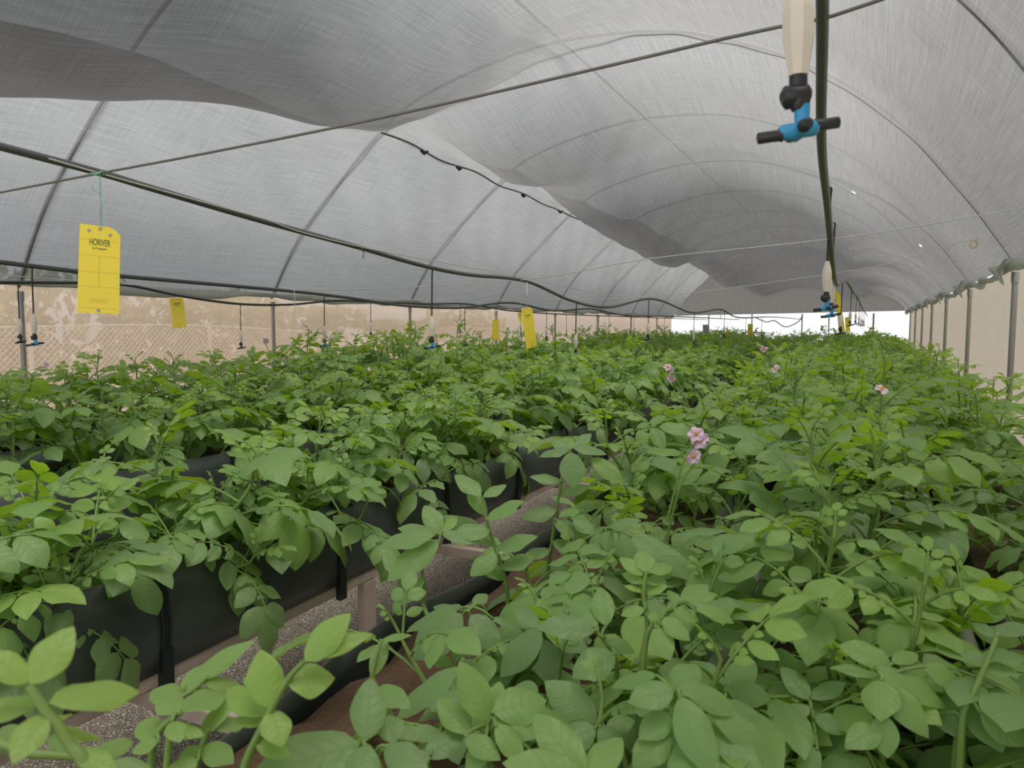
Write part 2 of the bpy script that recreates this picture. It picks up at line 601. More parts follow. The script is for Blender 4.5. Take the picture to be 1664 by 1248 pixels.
def gable(name, Y, label):
    m = MB()
    us = np.linspace(0.02, 0.98, 60)
    X, Z = arch(us)
    zb = ZL + .06 + (ZR - ZL) * (X - XL) / (XR - XL)
    Zt = np.maximum(Z - 0.03, zb)
    V = np.concatenate([np.c_[X, np.full(60, Y), zb], np.c_[X, np.full(60, Y), Zt]])
    F = [(i, i + 1, 61 + i, 60 + i) for i in range(59)]
    m.add(V, F, V[:, [0, 2]])
    o = m.build(name, M['gable_net'])
    return tag(o, label, 'net wall', kind='structure')


gable('wall_far_gable', YF - .02, 'grey shade net gable over the bright far wall')

m = MB()
m.box((XL - .3, YN - .2, -0.05), (XR + .3, YF + .2, 0.0))
tag(m.build('floor', M['gravel'], smooth=False), 'beige gravel floor under the benches', 'floor', kind='structure')
m = MB()
m.box((-60, -25, -0.12), (50, 80, -0.06))
tag(m.build('ground', M['earth'], smooth=False), 'dry ground outside the net house', 'ground', kind='structure')

# ---------------------------------------------------------------- hoops, posts and purlins
for k, Y in enumerate(HOOPS):
    if k == 0:
        lab = 'grey steel hoop with posts at the near end, behind the first overhead wire'
    else:
        lab = 'grey steel roof hoop on two posts, %s along the house' % ORD[k - 1]
    h = empty('roof_hoop', ((XL + XR) / 2, Y, 0), 0, lab, 'hoop', 'steel hoops carrying the net roof')
    cx = (XL + XR) / 2
    m = MB()
    us = np.linspace(0, 1, 70)
    X, Z = arch(us)
    # the tube lies on the outer side of the net
    m.tube(np.c_[X - cx, np.zeros(70), Z + 0.02], 0.017, 8)
    m.build('arch', M['steel'], h)
    for x, zt in ((XR - .02, ZR), (XL + .02, ZL)):
        m = MB()
        m.tube([(x - cx, 0, -0.02), (x - cx, 0, zt * .5), (x - cx, 0, zt - .02)], 0.022, 10)
        m.tube([(x - cx, 0, zt - .10), (x - cx, 0, zt - .02)], 0.028, 10)
        m.build('post', M['steel'], h)

for nm, u, r, lab in (('ridge_purlin', None, 0.013, 'thin grey purlin running along the ridge of the roof'),):
    m = MB()
    yy = np.linspace(YN, YF, 80)
    zz = 4.29 - 0.0 * yy
    m.tube(np.c_[np.full(80, -2.85), yy, zz], r, 8)
    tag(m.build(nm, M['steel']), lab, 'purlin')
m = MB()
yy = np.linspace(6.86, YF, 120)
bump_ = 0.03 * np.sin(yy * 2.1) ** 2
m.tube(np.c_[np.full(120, -4.96) - 0.02 * np.sin(yy * 3.3), yy, 3.655 - bump_ - 0.028 * (yy - 6.86) * (yy < 13) - 0.172 * (yy >= 13)], 0.012, 6)
seam = tag(m.build('seam_pipe', M['wire']), 'dark seam pipe holding the two roof nets together on the left', 'pipe')
for yq in (7.75, 8.6, 10.6, 12.1, 13.3, 16.4, 17.9, 19.5):
    m = MB()
    zq = 3.655 - 0.03 * math.sin(yq * 2.1) ** 2 - 0.028 * (min(yq, 13) - 6.86)
    m.tube([(-4.98, yq - .06, zq - .01), (-4.965, yq, zq - .03), (-4.95, yq + .06, zq)], [0.012, 0.026, 0.014], 8)
    m.build('clip', M['black'], seam)

# rolled net bunched along the right eave, with a loose flap at every post
m = MB()
yy = np.linspace(YN + .1, YF - .1, 700)
rr = 0.030 + 0.006 * np.sin(yy * 3.1) + 0.005 * np.sin(yy * 11.7) + 0.004 * np.sin(yy * 29)
zz = ZR + 0.02 - 0.045 * np.abs(np.sin(math.pi * (yy - 0.92) / 3.0)) ** .8 + 0.012 * np.sin(yy * 7)
m.tube(np.c_[0.93 + 0.02 * np.sin(yy * 5.2), yy, zz], rr, 10)
tag(m.build('trim_eave_right', M['roll_net']), 'grey green net rolled and bunched along the right eave', 'net roll', kind='structure')
m = MB()
yy = np.linspace(YN + .1, YF - .1, 400)
rr = 0.030 + 0.010 * np.sin(yy * 2.7) + 0.007 * np.sin(yy * 9.7)
zz = ZL + 0.06 - 0.05 * np.abs(np.sin(math.pi * (yy - 0.92) / 3.0)) + 0.01 * np.sin(yy * 6)
m.tube(np.c_[-6.6 + 0.02 * np.sin(yy * 5.2), yy, zz], rr, 10)
tag(m.build('trim_eave_left', M['roll_net']), 'grey net edge rolled along the left eave', 'net roll', kind='structure')
for k, Y in enumerate(HOOPS[2:]):
    def flap(U, V_, Y=Y):
        y = Y - 0.34 + 0.7 * U
        drop = 0.17 * (1 - np.abs(2 * U - 1) ** 1.5)
        x = 0.97 - 0.11 * np.sin(V_ * 2.2) - 0.03 * np.sin(U * 9)
        z = ZR + 0.06 - drop * V_ - 0.02 * np.sin(U * 14) * V_
        return np.stack([x, y, z], -1), np.stack([U, V_], -1) * .5
    o = grid_mesh('net_flap', flap, np.linspace(0, 1, 14), np.linspace(0, 1, 8), M['roll_net'], kind=None)
    tag(o, 'loose grey green net flap tied over the %s post of the right wall' % ORD[k], 'net flap', 'net flaps along the right eave')

# ---------------------------------------------------------------- outside: chain-link fence and trees
fx = -9.2
fence = empty('chain_link_fence', (fx, 8, -.06), 0, 'pale chain-link fence outside the left net wall', 'fence')
m = MB()
y0, y1, cell = -4.0, 30.0, 0.08


def ftop(y):
    return 1.62 + 0.05 * math.cos(y * 0.8) - (0.02 * max(0, y - 3) if y < 10 else 0.14)


def diamond(sgn):
    y = y0 - 2 * sgn
    n = int((y1 - y0 + 2) / cell)
    for i in range(n):
        a = y0 + i * cell - (1.7 if sgn > 0 else 0)
        b = a + 1.7 * sgn if sgn > 0 else a + 1.7
        if sgn > 0:
            za, zb = 0.02, ftop((a + b) / 2)
            P = [(0, a - 8, za), (0, a + (zb - za) * 1.0 - 8, zb)]
        else:
            za, zb = ftop(a), 0.02
            P = [(0, a - 8, za), (0, a + (za - zb) - 8, zb)]
        m.tube(P, 0.005, 4, cap=False)


diamond(1)
diamond(-1)
m.build('mesh_panel', M['fence'], fence)
m = MB()
yy = np.linspace(y0, y1, 120)
m.tube(np.c_[np.zeros(120), yy - 8, [ftop(y) for y in yy]], 0.008, 5)
m.build('top_wire', M['fence'], fence)
for y in np.arange(-2.6, 30, 2.7):
    m = MB()
    m.tube([(0.02, y - 8, 0), (0.02, y - 8, ftop(y) + .05)], 0.028, 8)
    m.build('post', M['fence'], fence)


def tree(x, y, h, w, seed, label):
    rg = np.random.default_rng(seed)
    t = empty('tree', (x, y, -.06), 0, label, 'tree', 'trees beyond the fence')
    m = MB()
    m.tube(smooth_path([(0, 0, 0), (.05, .03, h * .3), (-.05, .1, h * .62)], 6), np.linspace(.12, .05, 13), 8)
    for i in range(6):
        a = rg.uniform(0, 6.28)
        b = np.array([0, .05, h * (.3 + .05 * i)])
        m.tube(smooth_path([b, b + [.3 * w * math.cos(a), .3 * w * math.sin(a), .14 * h], b + [.5 * w * math.cos(a), .5 * w * math.sin(a), .26 * h]], 4), np.linspace(.045, .012, 9), 6)
    m.build('trunk', M['bark'], t)
    m = MB()
    n = 1500
    c = rg.normal(0, 1, (n, 3))
    c = c / np.linalg.norm(c, axis=1)[:, None] * rg.uniform(.35, 1, (n, 1)) ** .5 * [w * .62, w * .62, h * .36] + [0, 0, h * .64]
    c += 0.14 * w * np.sin(c * 3 + seed)
    for p in c:
        a, b = rg.normal(0, 1, (2, 3))
        a /= np.linalg.norm(a)
        b -= a * (a @ b)
        b /= np.linalg.norm(b)
        L = rg.uniform(.10, .2)
        m.add([p - a * L, p + b * L * .5, p + a * L, p - b * L * .5], [(0, 1, 2, 3)])
    m.build('crown', M['tree_leaf'], t)


TREES = [(-12.5, 1.5, 2.0, 2.4), (-14, 4.0, 2.2, 2.8), (-13, 6.5, 2.0, 2.4), (-14, 9.0, 2.3, 3.0), (-13, 12, 2.1, 2.6), (-14.5, 15.5, 2.4, 3.0), (-13.5, 20, 2.2, 3.0), (-14.5, 25, 2.4, 3.2)]
for i, (x, y, h, w) in enumerate(TREES):
    tree(x, y, h, w, 30 + i, 'low leafy tree in the open beyond the left fence, %s from the near end' % ORD[i])

# ---------------------------------------------------------------- benches: one timber frame carrying black troughs
ROWS = [  # key, x0, x1, first plant Y, label phrase
    ('aisle', -2.17, -1.67, -0.55, 'black trough on the left edge of the gravel aisle'),
    ('mid', -3.43, -2.93, 0.3, 'middle black trough of the left block'),
    ('back', -4.33, -3.83, 0.8, 'second black trough from the left net wall'),
    ('wall', -5.05, -4.55, 1.2, 'black trough nearest the left net wall'),
    ('near', -0.92, -0.42, 2.75, 'black trough on the right edge of the gravel aisle'),
    ('centre', -0.25, 0.20, 1.45, 'black trough in the middle of the right block'),
    ('right', 0.26, 0.70, 1.5, 'black trough nearest the right net wall'),
]
Y0, Y1 = -1.2, 26.4
ZRIM, ZRAIL, ZSOIL = 0.87, 0.60, 0.79

frame = empty('bench_frame', (-2, 12, 0), 0, 'weathered timber frame of rails, legs and crossbars carrying the black troughs', 'bench frame')


def fbox(name, a, b):
    m = MB()
    o = np.array([-2, 12, 0])
    m.box(np.array(a) - o, np.array(b) - o)
    ob = m.build(name, M['timber'], frame, smooth=False)
    bv = ob.modifiers.new('b', 'BEVEL')
    bv.width = 0.004
    bv.segments = 2
    return ob


for key, x0, x1, ys, lab in ROWS:
    for xa in (x0 - .005, x1 - .04):
        fbox('rail', (xa, Y0, ZRAIL - .05), (xa + .045, Y1, ZRAIL))
for yb in np.arange(1.27, Y1, 1.45):
    fbox('crossbar', (-5.1, yb - .02, ZRAIL - .095), (0.86, yb + .02, ZRAIL - .052))
for yl in np.arange(0.23, Y1, 1.97):
    for xl in (-5.03, -3.80, -2.92, -1.70, -0.90, 0.80):
        if xl in (-1.70, -0.90, -2.92) or yl < 16:
            fbox('leg', (xl - .0, yl - .035, 0), (xl + .035, yl + .035, ZRAIL - .052))


def trough(key, x0, x1, ys, lab, seed):
    rg = np.random.default_rng(seed)
    ph = rg.uniform(0, 6, 6)
    cx, cy = (x0 + x1) / 2, (Y0 + Y1) / 2
    hw = (x1 - x0) / 2
    t = empty('planting_trough', (cx, cy, ZRAIL), 0, lab + ', held up by straps', 'trough', 'black planting troughs')

    # closed cross-section: outside down, under, up, and back inside
    def sec(y):
        k = abs(math.sin(math.pi * (y - 1.30) / 0.72))            # 0 at a strap
        bul = 0.012 + 0.022 * k
        wob = 0.008 * math.sin(y * 2.3 + ph[0]) + 0.004 * math.sin(y * 7.1 + ph[1])
        zr = ZRIM - ZRAIL - 0.028 * k * (0.5 + 0.5 * math.sin(y * 1.3 + ph[2])) + 0.012 * math.sin(y * 3.7 + ph[3])
        e = 0.004
        L = [(-hw + wob + .012, zr), (-hw - bul * .3 + wob, zr * .75), (-hw - bul, zr * .42), (-hw - bul * .8, zr * .14), (-hw - .010, -.010), (-hw + .03, 0.002)]
        Rr = [(-x, z) for x, z in L[::-1]]
        Rr = [(x + 2 * wob * 0, z) for x, z in Rr]
        inner = [(x * (1 - e / hw), z) for x, z in Rr[::-1][:-1]]
        o = L + Rr
        inn = [(x - math.copysign(e, x), z + (e if z < .01 else 0)) for x, z in o][::-1]
        return o + inn
    ysn = np.arange(Y0, Y1, 0.09)
    S = np.array([[(x, y - cy, z) for x, z in sec(y)] for y in ysn])
    n, k = S.shape[:2]
    F = [(i * k + j, (i + 1) * k + j, (i + 1) * k + (j + 1) % k, i * k + (j + 1) % k) for i in range(n - 1) for j in range(k)]
    m = MB()
    m.add(S.reshape(-1, 3), F)
    for i in (0, n - 1):
        ring = S[i][:12]
        c = ring.mean(0)
        m.tri(np.vstack([ring, c[None]]), [(j, j + 1, 12) for j in range(11)])
    m.build('liner', M['liner'], t)
    if key == 'centre':
        for sx in (-1, 1):
            m = MB()
            yv = np.linspace(Y0, Y1, 60) - cy
            m.tube(np.c_[np.full(60, sx * (hw - .012)), yv, np.full(60, ZRIM - ZRAIL + .006)], 0.017, 10)
            m.build('rim_pipe', M['steel'], t)
    # the growing medium
    m = MB()
    nx, ny = 9, 420
    xs = np.linspace(-hw + .012, hw - .012, nx)
    yv = np.linspace(Y0 + .03, Y1 - .03, ny) - cy
    X, Y = np.meshgrid(xs, yv, indexing='ij')
    Z = ZSOIL - ZRAIL + 0.010 * np.sin(X * 31 + Y * 11) + 0.012 * np.sin(Y * 23 + X * 17) + rg.uniform(-.006, .006, X.shape) + 0.02 * np.cos(X / hw * 1.5)
    idx = np.arange(nx * ny).reshape(nx, ny)
    m.add(np.stack([X, Y, Z], -1).reshape(-1, 3), np.stack([idx[:-1, :-1], idx[1:, :-1], idx[1:, 1:], idx[:-1, 1:]], -1).reshape(-1, 4))
    m.build('soil', M['soil'], t)['kind'] = 'stuff'
    if key in ('aisle', 'mid', 'back', 'wall'):
        for yy in np.arange(1.30 - 0.72 * 3, Y1, 0.72):
            if yy < Y0 + .1:
                continue
            m = MB()
            zr = ZRIM - ZRAIL + .012
            P = smooth_path([(hw - .05, yy - cy + .004, zr - .02), (hw - .004, yy - cy, zr + .004), (hw + .012, yy - cy, zr * .75), (hw + .024, yy - cy, zr * .4),
                             (hw + .014, yy - cy, .02), (hw + .012, yy - cy, -.055)], 5)
            for dy in (-.009, 0, .009):
                m.tube(P + [0, dy, 0], 0.0055, 5)
            s_ = m.build('strap', M['strap'], t)
            if yy < 9:
                m = MB()
                m.box((hw + .004, yy - cy - .017, -.06), (hw + .026, yy - cy + .017, .05))
                c_ = m.build('clip', M['strap'], s_, smooth=False)
    return t


for i, r in enumerate(ROWS):
    trough(*r, seed=50 + i)

# ---------------------------------------------------------------- potato plants
def norm(v):
    return v / (np.linalg.norm(v) + 1e-12)


def leaflet(m, o, d, n, L, W, rg, tone, nu, nv, bend=0.5, fold=0.25):
    """one ovate leaflet from point o along d, upper face along n"""
    d = norm(d)
    n = norm(n - d * (n @ d))
    b = np.cross(d, n)
    u = np.linspace(0, 1, nu)
    prof = u ** 0.62 * (1 - u) ** 0.78 + 0.10 * np.sin(math.pi * u) ** 2
    prof = prof / prof.max() * W / 2
    v = np.linspace(-1, 1, nv)
    ang = bend * (u ** 1.25)
    yy = np.concatenate([[0], np.cumsum(np.cos((ang[1:] + ang[:-1]) / 2))]) / (nu - 1) * L
    zz = -np.concatenate([[0], np.cumsum(np.sin((ang[1:] + ang[:-1]) / 2))]) / (nu - 1) * L
    px_ = v[None, :] * prof[:, None] * math.cos(fold)
    rip = 0.05 * W * np.sin(u[:, None] * 11 + rg.uniform(0, 6) + 2.2 * np.sign(v)[None, :]) * np.abs(v)[None, :] ** 2 * np.sin(math.pi * u)[:, None]
    pz_ = np.abs(v)[None, :] * prof[:, None] * math.sin(fold) * 1.0 - 0.30 * W * (np.abs(v)[None, :] ** 2) * (prof[:, None] / W * 2) ** 2 * .5 + rip
    tn = np.stack([np.cos(ang), np.sin(ang)], -1)      # local tangent turns downwards
    P = (o[None, None] + d[None, None] * (yy[:, None, None] + pz_[..., None] * tn[:, 1][:, None, None])
         + b[None, None] * px_[..., None] + n[None, None] * (zz[:, None, None] + pz_[..., None] * tn[:, 0][:, None, None]))
    idx = np.arange(nu * nv).reshape(nu, nv)
    F = np.stack([idx[:-1, :-1], idx[:-1, 1:], idx[1:, 1:], idx[1:, :-1]], -1).reshape(-1, 4)[:, ::-1]
    UV = np.stack([np.repeat(u[:, None], nv, 1), np.repeat(v[None, :], nu, 0)], -1)
    m.add(P.reshape(-1, 3), F, UV.reshape(-1, 2), tone)


def compound(m, o, az, el, L, rg, tone, res, pairs=3, droop=60.0, size=1.0, roll=0.0, tl=None):
    """a potato leaf: arching midrib, paired leaflets and a larger end leaflet"""
    nu, nv, k = res
    ns = 7
    s_ = np.linspace(0, 1, ns)
    e = R(el) - R(droop) * s_ ** 1.3
    h = np.array([math.cos(az), math.sin(az), 0])
    side = np.array([-math.sin(az), math.cos(az), 0])
    T = np.cos(e)[:, None] * h + np.sin(e)[:, None] * np.array([0, 0, 1.0])
    T = T + side * (roll * s_[:, None] * .4)
    P = o + np.vstack([np.zeros(3), np.cumsum((T[1:] + T[:-1]) / 2, 0)]) * L / (ns - 1)
    m.tube(P, np.linspace(.0034, .0016, ns) * (0.6 + 0.4 * size), k, cap=False, mi=1, tone=.6)

    def fr(t):
        i = min(int(t * (ns - 1)), ns - 2)
        f = t * (ns - 1) - i
        tt = norm(T[i] * (1 - f) + T[i + 1] * f)
        p = P[i] * (1 - f) + P[i + 1] * f
        b = norm(np.cross(tt, np.array([0, 0, 1.0])) + 1e-6)
        n_ = norm(np.cross(b, tt))
        b2 = norm(b * math.cos(roll) + n_ * math.sin(roll))
        return p, tt, b2, norm(np.cross(b2, tt))
    TL = (tl or 0.56 * L) * size
    p, tt, b, n_ = fr(1.0)
    leaflet(m, p, tt + rg.normal(0, .08, 3), n_ + rg.normal(0, .1, 3), TL * rg.uniform(.92, 1.12), TL * rg.uniform(.58, .70), rg, tone, nu, nv,
            rg.uniform(.45, 1.0), rg.uniform(.12, .36))
    ts = {1: [.72], 2: [.84, .50], 3: [.88, .62, .36]}[pairs]
    for q, t in enumerate(ts):
        p, tt, b, n_ = fr(t)
        sc_ = (0.84, 0.66, 0.42)[q] * TL
        for sg in (-1, 1):
            a = R(rg.uniform(48, 72))
            d = tt * math.cos(a) + b * sg * math.sin(a) - n_ * rg.uniform(0.0, .28)
            pt = norm(d) * .012
            leaflet(m, p + pt * .3, d, n_ + b * sg * rg.uniform(-.1, .35) + rg.normal(0, .14, 3), sc_ * rg.uniform(.86, 1.12), sc_ * rg.uniform(.56, .68), rg,
                    tone + rg.uniform(-.06, .06), nu, nv, rg.uniform(.3, .9), rg.uniform(.1, .34))
    if pairs == 3 and nu > 5:
        for t in (.75, .49):
            p, tt, b, n_ = fr(t)
            for sg in (-1, 1):
                leaflet(m, p, tt * .5 + b * sg, n_, .018 * size, .012 * size, rg, tone, 4, 3)


def shoot(stem_mb, leaf_mb, base, path, rg, res, nleaf=9, Lmax=.2, size=1.0, tone0=.25, r0=.0065, az0=None, first=.18, vigor=1.0):
    """one stem following path with its spiral of leaves"""
    P = smooth_path(path, 5)
    n = len(P)
    stem_mb.tube(P, np.linspace(r0, r0 * .45, n), res[2] + 2, tone=.5)
    az = rg.uniform(0, 6.28) if az0 is None else az0
    for i in range(nleaf):
        t = first + (1 - first) * (i / (nleaf - 1)) ** .9
        f = t * (n - 1)
        j = min(int(f), n - 2)
        p = P[j] + (P[j + 1] - P[j]) * (f - j)
        az += R(137.5) + rg.normal(0, .25)
        young = max(0.0, (t - .55) / .45)
        L = Lmax * (0.62 + 0.55 * math.sin(math.pi * min(1, t * .9 + .1))) * (1 - .62 * young ** 1.4) * rg.uniform(.85, 1.15)
        el = 14 + 44 * t + 12 * young + rg.normal(0, 9)
        dr = 72 - 26 * t - 20 * young + rg.normal(0, 10)
        tone = tone0 + .18 * t + .36 * young + rg.normal(0, .13)
        compound(leaf_mb, p, az, el, L, rg, tone, res, pairs=3 if L > .10 else 2, droop=dr, size=size, roll=rg.normal(0, .22))


HI, MID, LO = (9, 7, 5), (6, 5, 4), (4, 3, 3)


def plant_parts(seed, h, res, nst=4, spread=.16, Lmax=.2, nleaf=9):
    """list of (stem builder, leaf builder) for one plant rooted at the origin"""
    rg = np.random.default_rng(seed)
    out = []
    a0 = rg.uniform(0, 6.28)
    for i in range(nst):
        a = a0 + 6.283 * i / nst + rg.normal(0, .35)
        hh = h * rg.uniform(.72, 1.08) if i else h * 1.05
        ln = rg.uniform(.5, 1.25) * spread if i else .3 * spread
        c, s_ = math.cos(a), math.sin(a)
        b = np.array([c * .03, s_ * .03, -.015])
        path = [b, b + [c * ln * .55, s_ * ln * .55, hh * .35], b + [c * ln * .95 + rg.normal(0, .012), s_ * ln * .95 + rg.normal(0, .012), hh * .70],
                b + [c * ln * 1.05, s_ * ln * 1.05, hh]]
        sm, lm = MB(), MB()
        shoot(sm, lm, b, path, rg, res, nleaf=nleaf, Lmax=Lmax, tone0=(.18 if res[0] > 7 else .30 if res[0] > 4 else .48) + rg.uniform(-.06, .1))
        out.append((sm, lm))
    return out


def make_plant(seed, h, res, detailed, **kw):
    root = empty('potato_plant', (0, 0, 0))
    pp = plant_parts(seed, h, res, **kw)
    if detailed:
        for sm, lm in pp:
            so = sm.build('stem', M['stem'], root)
            lm.build('foliage', [M['leaf'], M['stem']], so)
    else:
        m = MB()
        for sm, lm in pp:
            for q in range(len(sm.v)):
                m.v.append(sm.v[q]); m.f.append(np.where(sm.f[q] < 0, -1, sm.f[q] + m.n)); m.uv.append(sm.uv[q]); m.tone.append(sm.tone[q]); m.mi.append(np.ones(len(sm.f[q]), int))
            m.n += sm.n
            for q in range(len(lm.v)):
                m.v.append(lm.v[q]); m.f.append(np.where(lm.f[q] < 0, -1, lm.f[q] + m.n)); m.uv.append(lm.uv[q]); m.tone.append(lm.tone[q]); m.mi.append(lm.mi[q])
            m.n += lm.n
        m.build('foliage', [M['leaf'], M['stem']], root)
    return root


protos_hi = [make_plant(100 + i, h, HI, True, nst=ns, spread=sp) for i, (h, ns, sp) in enumerate([(.40, 4, .17), (.46, 4, .15), (.36, 5, .19), (.52, 3, .13), (.42, 4, .2)])]
protos_low = [make_plant(400 + i, h, HI, True, nst=4, spread=sp, nleaf=6, Lmax=.20) for i, (h, sp) in enumerate([(.22, .20), (.27, .17), (.20, .22)])]
protos_mid = [make_plant(200 + i, h, MID, False, nst=4, spread=sp, nleaf=8) for i, (h, sp) in enumerate([(.36, .17), (.41, .16), (.32, .2), (.46, .15), (.38, .19), (.56, .13)])]

RIGHT = ('near', 'centre', 'right')
spots = []
rng = np.random.default_rng(7)
for ri, (key, x0, x1, ys, lab) in enumerate(ROWS):
    y, i = ys, 0
    while y < Y1 - .15:
        x = (x0 + x1) / 2 + rng.uniform(-.09, .09) + (.06 if key == 'aisle' else .09 if key == 'near' and y < 6 else 0)
        yj = y + rng.uniform(-.05, .05)
        d = np.array([x, yj, .9]) - EYE
        f_ = d @ _fw
        pxx = 832 + FPX * (d @ _rt) / max(f_, .05)
        vis = f_ > .25 and -420 / max(f_, .6) - 60 < pxx < 1664 + 420 / max(f_, .6) + 60
        spots.append(dict(key=key, i=i, x=x, y=yj, d=math.hypot(*d[:2]), vis=vis, px=pxx, s=rng.uniform(.88, 1.15) * (.82 if key == 'right' else 1.12 if key in ('back', 'wall') else 1), rz=rng.uniform(0, 6.28)))
        y += .40 + rng.uniform(-.04, .04)
        i += 1
# fuller edge along the aisle, and young plants between the hand-built ones
for y in [1.12, 1.55, 2.0, 2.55, 3.4, 4.4, 5.2, 6.3, 7.4, 8.4]:
    spots.append(dict(key='aisle', i=0, x=-1.80 + rng.uniform(-.03, .05), y=y + rng.uniform(-.08, .08), d=0.5 + .3 * y, vis=True, px=0, s=rng.uniform(.85, 1.1), rz=rng.uniform(0, 6.28), lean=.42, low=True))
for key, x, y, sc_ in (('near', -.56, 1.72, .4), ('near', -.55, 2.20, .7), ('near', -.52, 1.05, .4),
                       ('centre', -.12, .92, .55), ('centre', -.14, 1.22, .72), ('centre', .10, 1.30, .75),
                       ('right', .56, 1.10, .8), ('right', .42, 1.34, .85), ('near', -.50, 1.45, .5)):
    spots.append(dict(key=key, i=0, x=x, y=y, d=.6, vis=True, px=0, s=.75 + .35 * sc_, rz=rng.uniform(0, 6.28), low=True))
vis = sorted([s_ for s_ in spots if s_['vis']], key=lambda s_: s_['d'])
near300, rest = vis[:289], vis[289:]

PHR = {'aisle': 'in the trough left of the aisle', 'mid': 'in the left block\'s middle trough',
       'back': 'in the trough second from left wall', 'wall': 'in the trough by the left wall', 'near': 'in the trough right of the aisle',
       'centre': 'in the right block\'s middle trough', 'right': 'in the trough by the right wall'}
GRP = {k: 'potato plants ' + v for k, v in PHR.items()}
SKIP = set()
used = set()
cnt = {}
plants = []
for s_ in near300:
    k = cnt.get(s_['key'], 0)
    cnt[s_['key']] = k + 1
    det = s_['d'] < 4.0
    low_ = s_.get('low') or (s_['key'] == 'aisle' and s_['y'] < 2.2)
    P_ = (protos_low if low_ else protos_hi) if det else protos_mid
    j = int(rng.integers(0, len(P_)))
    if det and s_['d'] > 2.6 and rng.uniform() < .0:
        j = 3
    src = P_[j]
    if id(src) not in used:
        used.add(id(src))
        o = src
    else:
        o = copy_tree(src)
    o.location = (s_['x'], s_['y'], ZSOIL + .012)
    o.rotation_euler = (rng.normal(0, .05), rng.normal(0, .05), s_['rz'])
    if s_.get('lean'):
        o.rotation_mode = 'QUATERNION'
        o.rotation_quaternion = Matrix.Rotation(s_['lean'], 3, 'Y').to_quaternion() @ Matrix.Rotation(s_['rz'], 3, 'Z').to_quaternion()
    sz = s_['s'] * (1.15 if s_['key'] == 'aisle' and s_['y'] < 2.2 and not s_.get('low') else 1)
    o.scale = (sz, sz, sz)
    if k < 20:
        lab_ = '%s potato plant from the near end %s' % (ORD[k], PHR[s_['key']])
    else:
        lab_ = 'small looking leafy potato plant far back %s' % PHR[s_['key']]
    tag(o, lab_, 'potato plant', GRP[s_['key']])
    plants.append(o)


# the plants right in front of the camera, each modelled leaf by leaf
def hero_plant(label, shoots, group, base=None):
    """shoots: (stem points, leaflets); a stem point is (pixel x, pixel y, depth), a leaflet (base x, base y, tip x, tip y, depth, tip depth change, width ratio, facing)"""
    first = at(*shoots[0][0][0])
    bx = float(first[0]) if base is None else base[0]
    by = float(first[1]) if base is None else base[1]
    root = empty('potato_plant', (bx, by, ZSOIL + .01), 0, label, 'potato plant', group)
    org = np.array([bx, by, ZSOIL + .01])
    for q, (st, lfs, tone) in enumerate(shoots):
        rg = np.random.default_rng(int(bx * 1000) % 997 + q + 11)
        P = [at(*p) - org for p in st]
        if P[0][2] > .03:                               # carry the stem down into the soil
            P = [np.array([.012 * q, .01 * q, -.03]), P[0] * np.array([.6, .6, .5])] + P
        sm, lm = MB(), MB()
        Q = smooth_path(P, 6)
        sm.tube(Q, np.linspace(.0062, .0028, len(Q)), 8)
        so = sm.build('stem', M['stem'], root)
        for b in lfs:
            x0, y0, x1, y1, D, dD, w = b[:7]
            f = b[7] if len(b) > 7 else .55
            p0, p1 = at(x0, y0, D) - org, at(x1, y1, D + dD) - org
            d = p1 - p0
            L = np.linalg.norm(d)
            toc = norm(EYE - org - p0)
            n_ = norm(toc * f + np.array([0, 0, 1.0]) * (1 - f) + rg.normal(0, .05, 3))
            bend = rg.uniform(.25, .55)
            # leaflet() bends downwards: aim the start a little high so the tip lands in place
            dd = norm(norm(d) + norm(n_ - norm(d) * (n_ @ norm(d))) * bend * .42)
            nn = n_
            leaflet(lm, p0, dd, nn, L * 1.04, L * w, rg, tone + rg.uniform(-.08, .08) + (b[8] if len(b) > 8 else 0), 11, 9, bend, rg.uniform(.08, .28))
            # its little stalk from the nearest point of the stem
            c = Q[np.argmin(np.linalg.norm(Q - p0, axis=1))]
            if np.linalg.norm(c - p0) > .006:
                sm2 = smooth_path([c, (c + p0) / 2 + [0, 0, .004], p0, p0 + d * .05], 4)
                lm.tube(sm2, np.linspace(.0030, .0015, len(sm2)), 5, cap=False, mi=1, tone=.6)
        lm.build('foliage', [M['leaf'], M['stem']], so)
    return root


HG = 'potato plants right in front of the camera'
hero = []
hero.append(hero_plant('bright potato shoot filling the bottom left corner, closest to the camera', [
    ([(150, 1300, .50), (110, 1205, .50), (72, 1152, .50), (46, 1114, .50)], [
        (49, 1114, 118, 1020, .50, .03, .62, .5), (43, 1111, -18, 1060, .50, .0, .62, .5), (79, 1142, 224, 1123, .50, .05, .50, .35), (72, 1160, 22, 1239, .50, -.03, .62, .5),
        (60, 1150, -40, 1160, .51, 0, .6, .4), (100, 1190, 165, 1200, .52, .03, .5, .3), (95, 1180, 40, 1190, .53, .05, .5, .3), (120, 1220, 190, 1250, .5, .0, .5, .5)], .92),
    ([(-60, 1230, .6), (60, 1226, .6), (180, 1236, .62)], [(30, 1226, 5, 1180, .6, .04, .5), (90, 1228, 120, 1180, .62, .05, .5), (150, 1232, 215, 1205, .62, .04, .45), (180, 1238, 250, 1262, .6, .0, .5)], .4),
], HG))
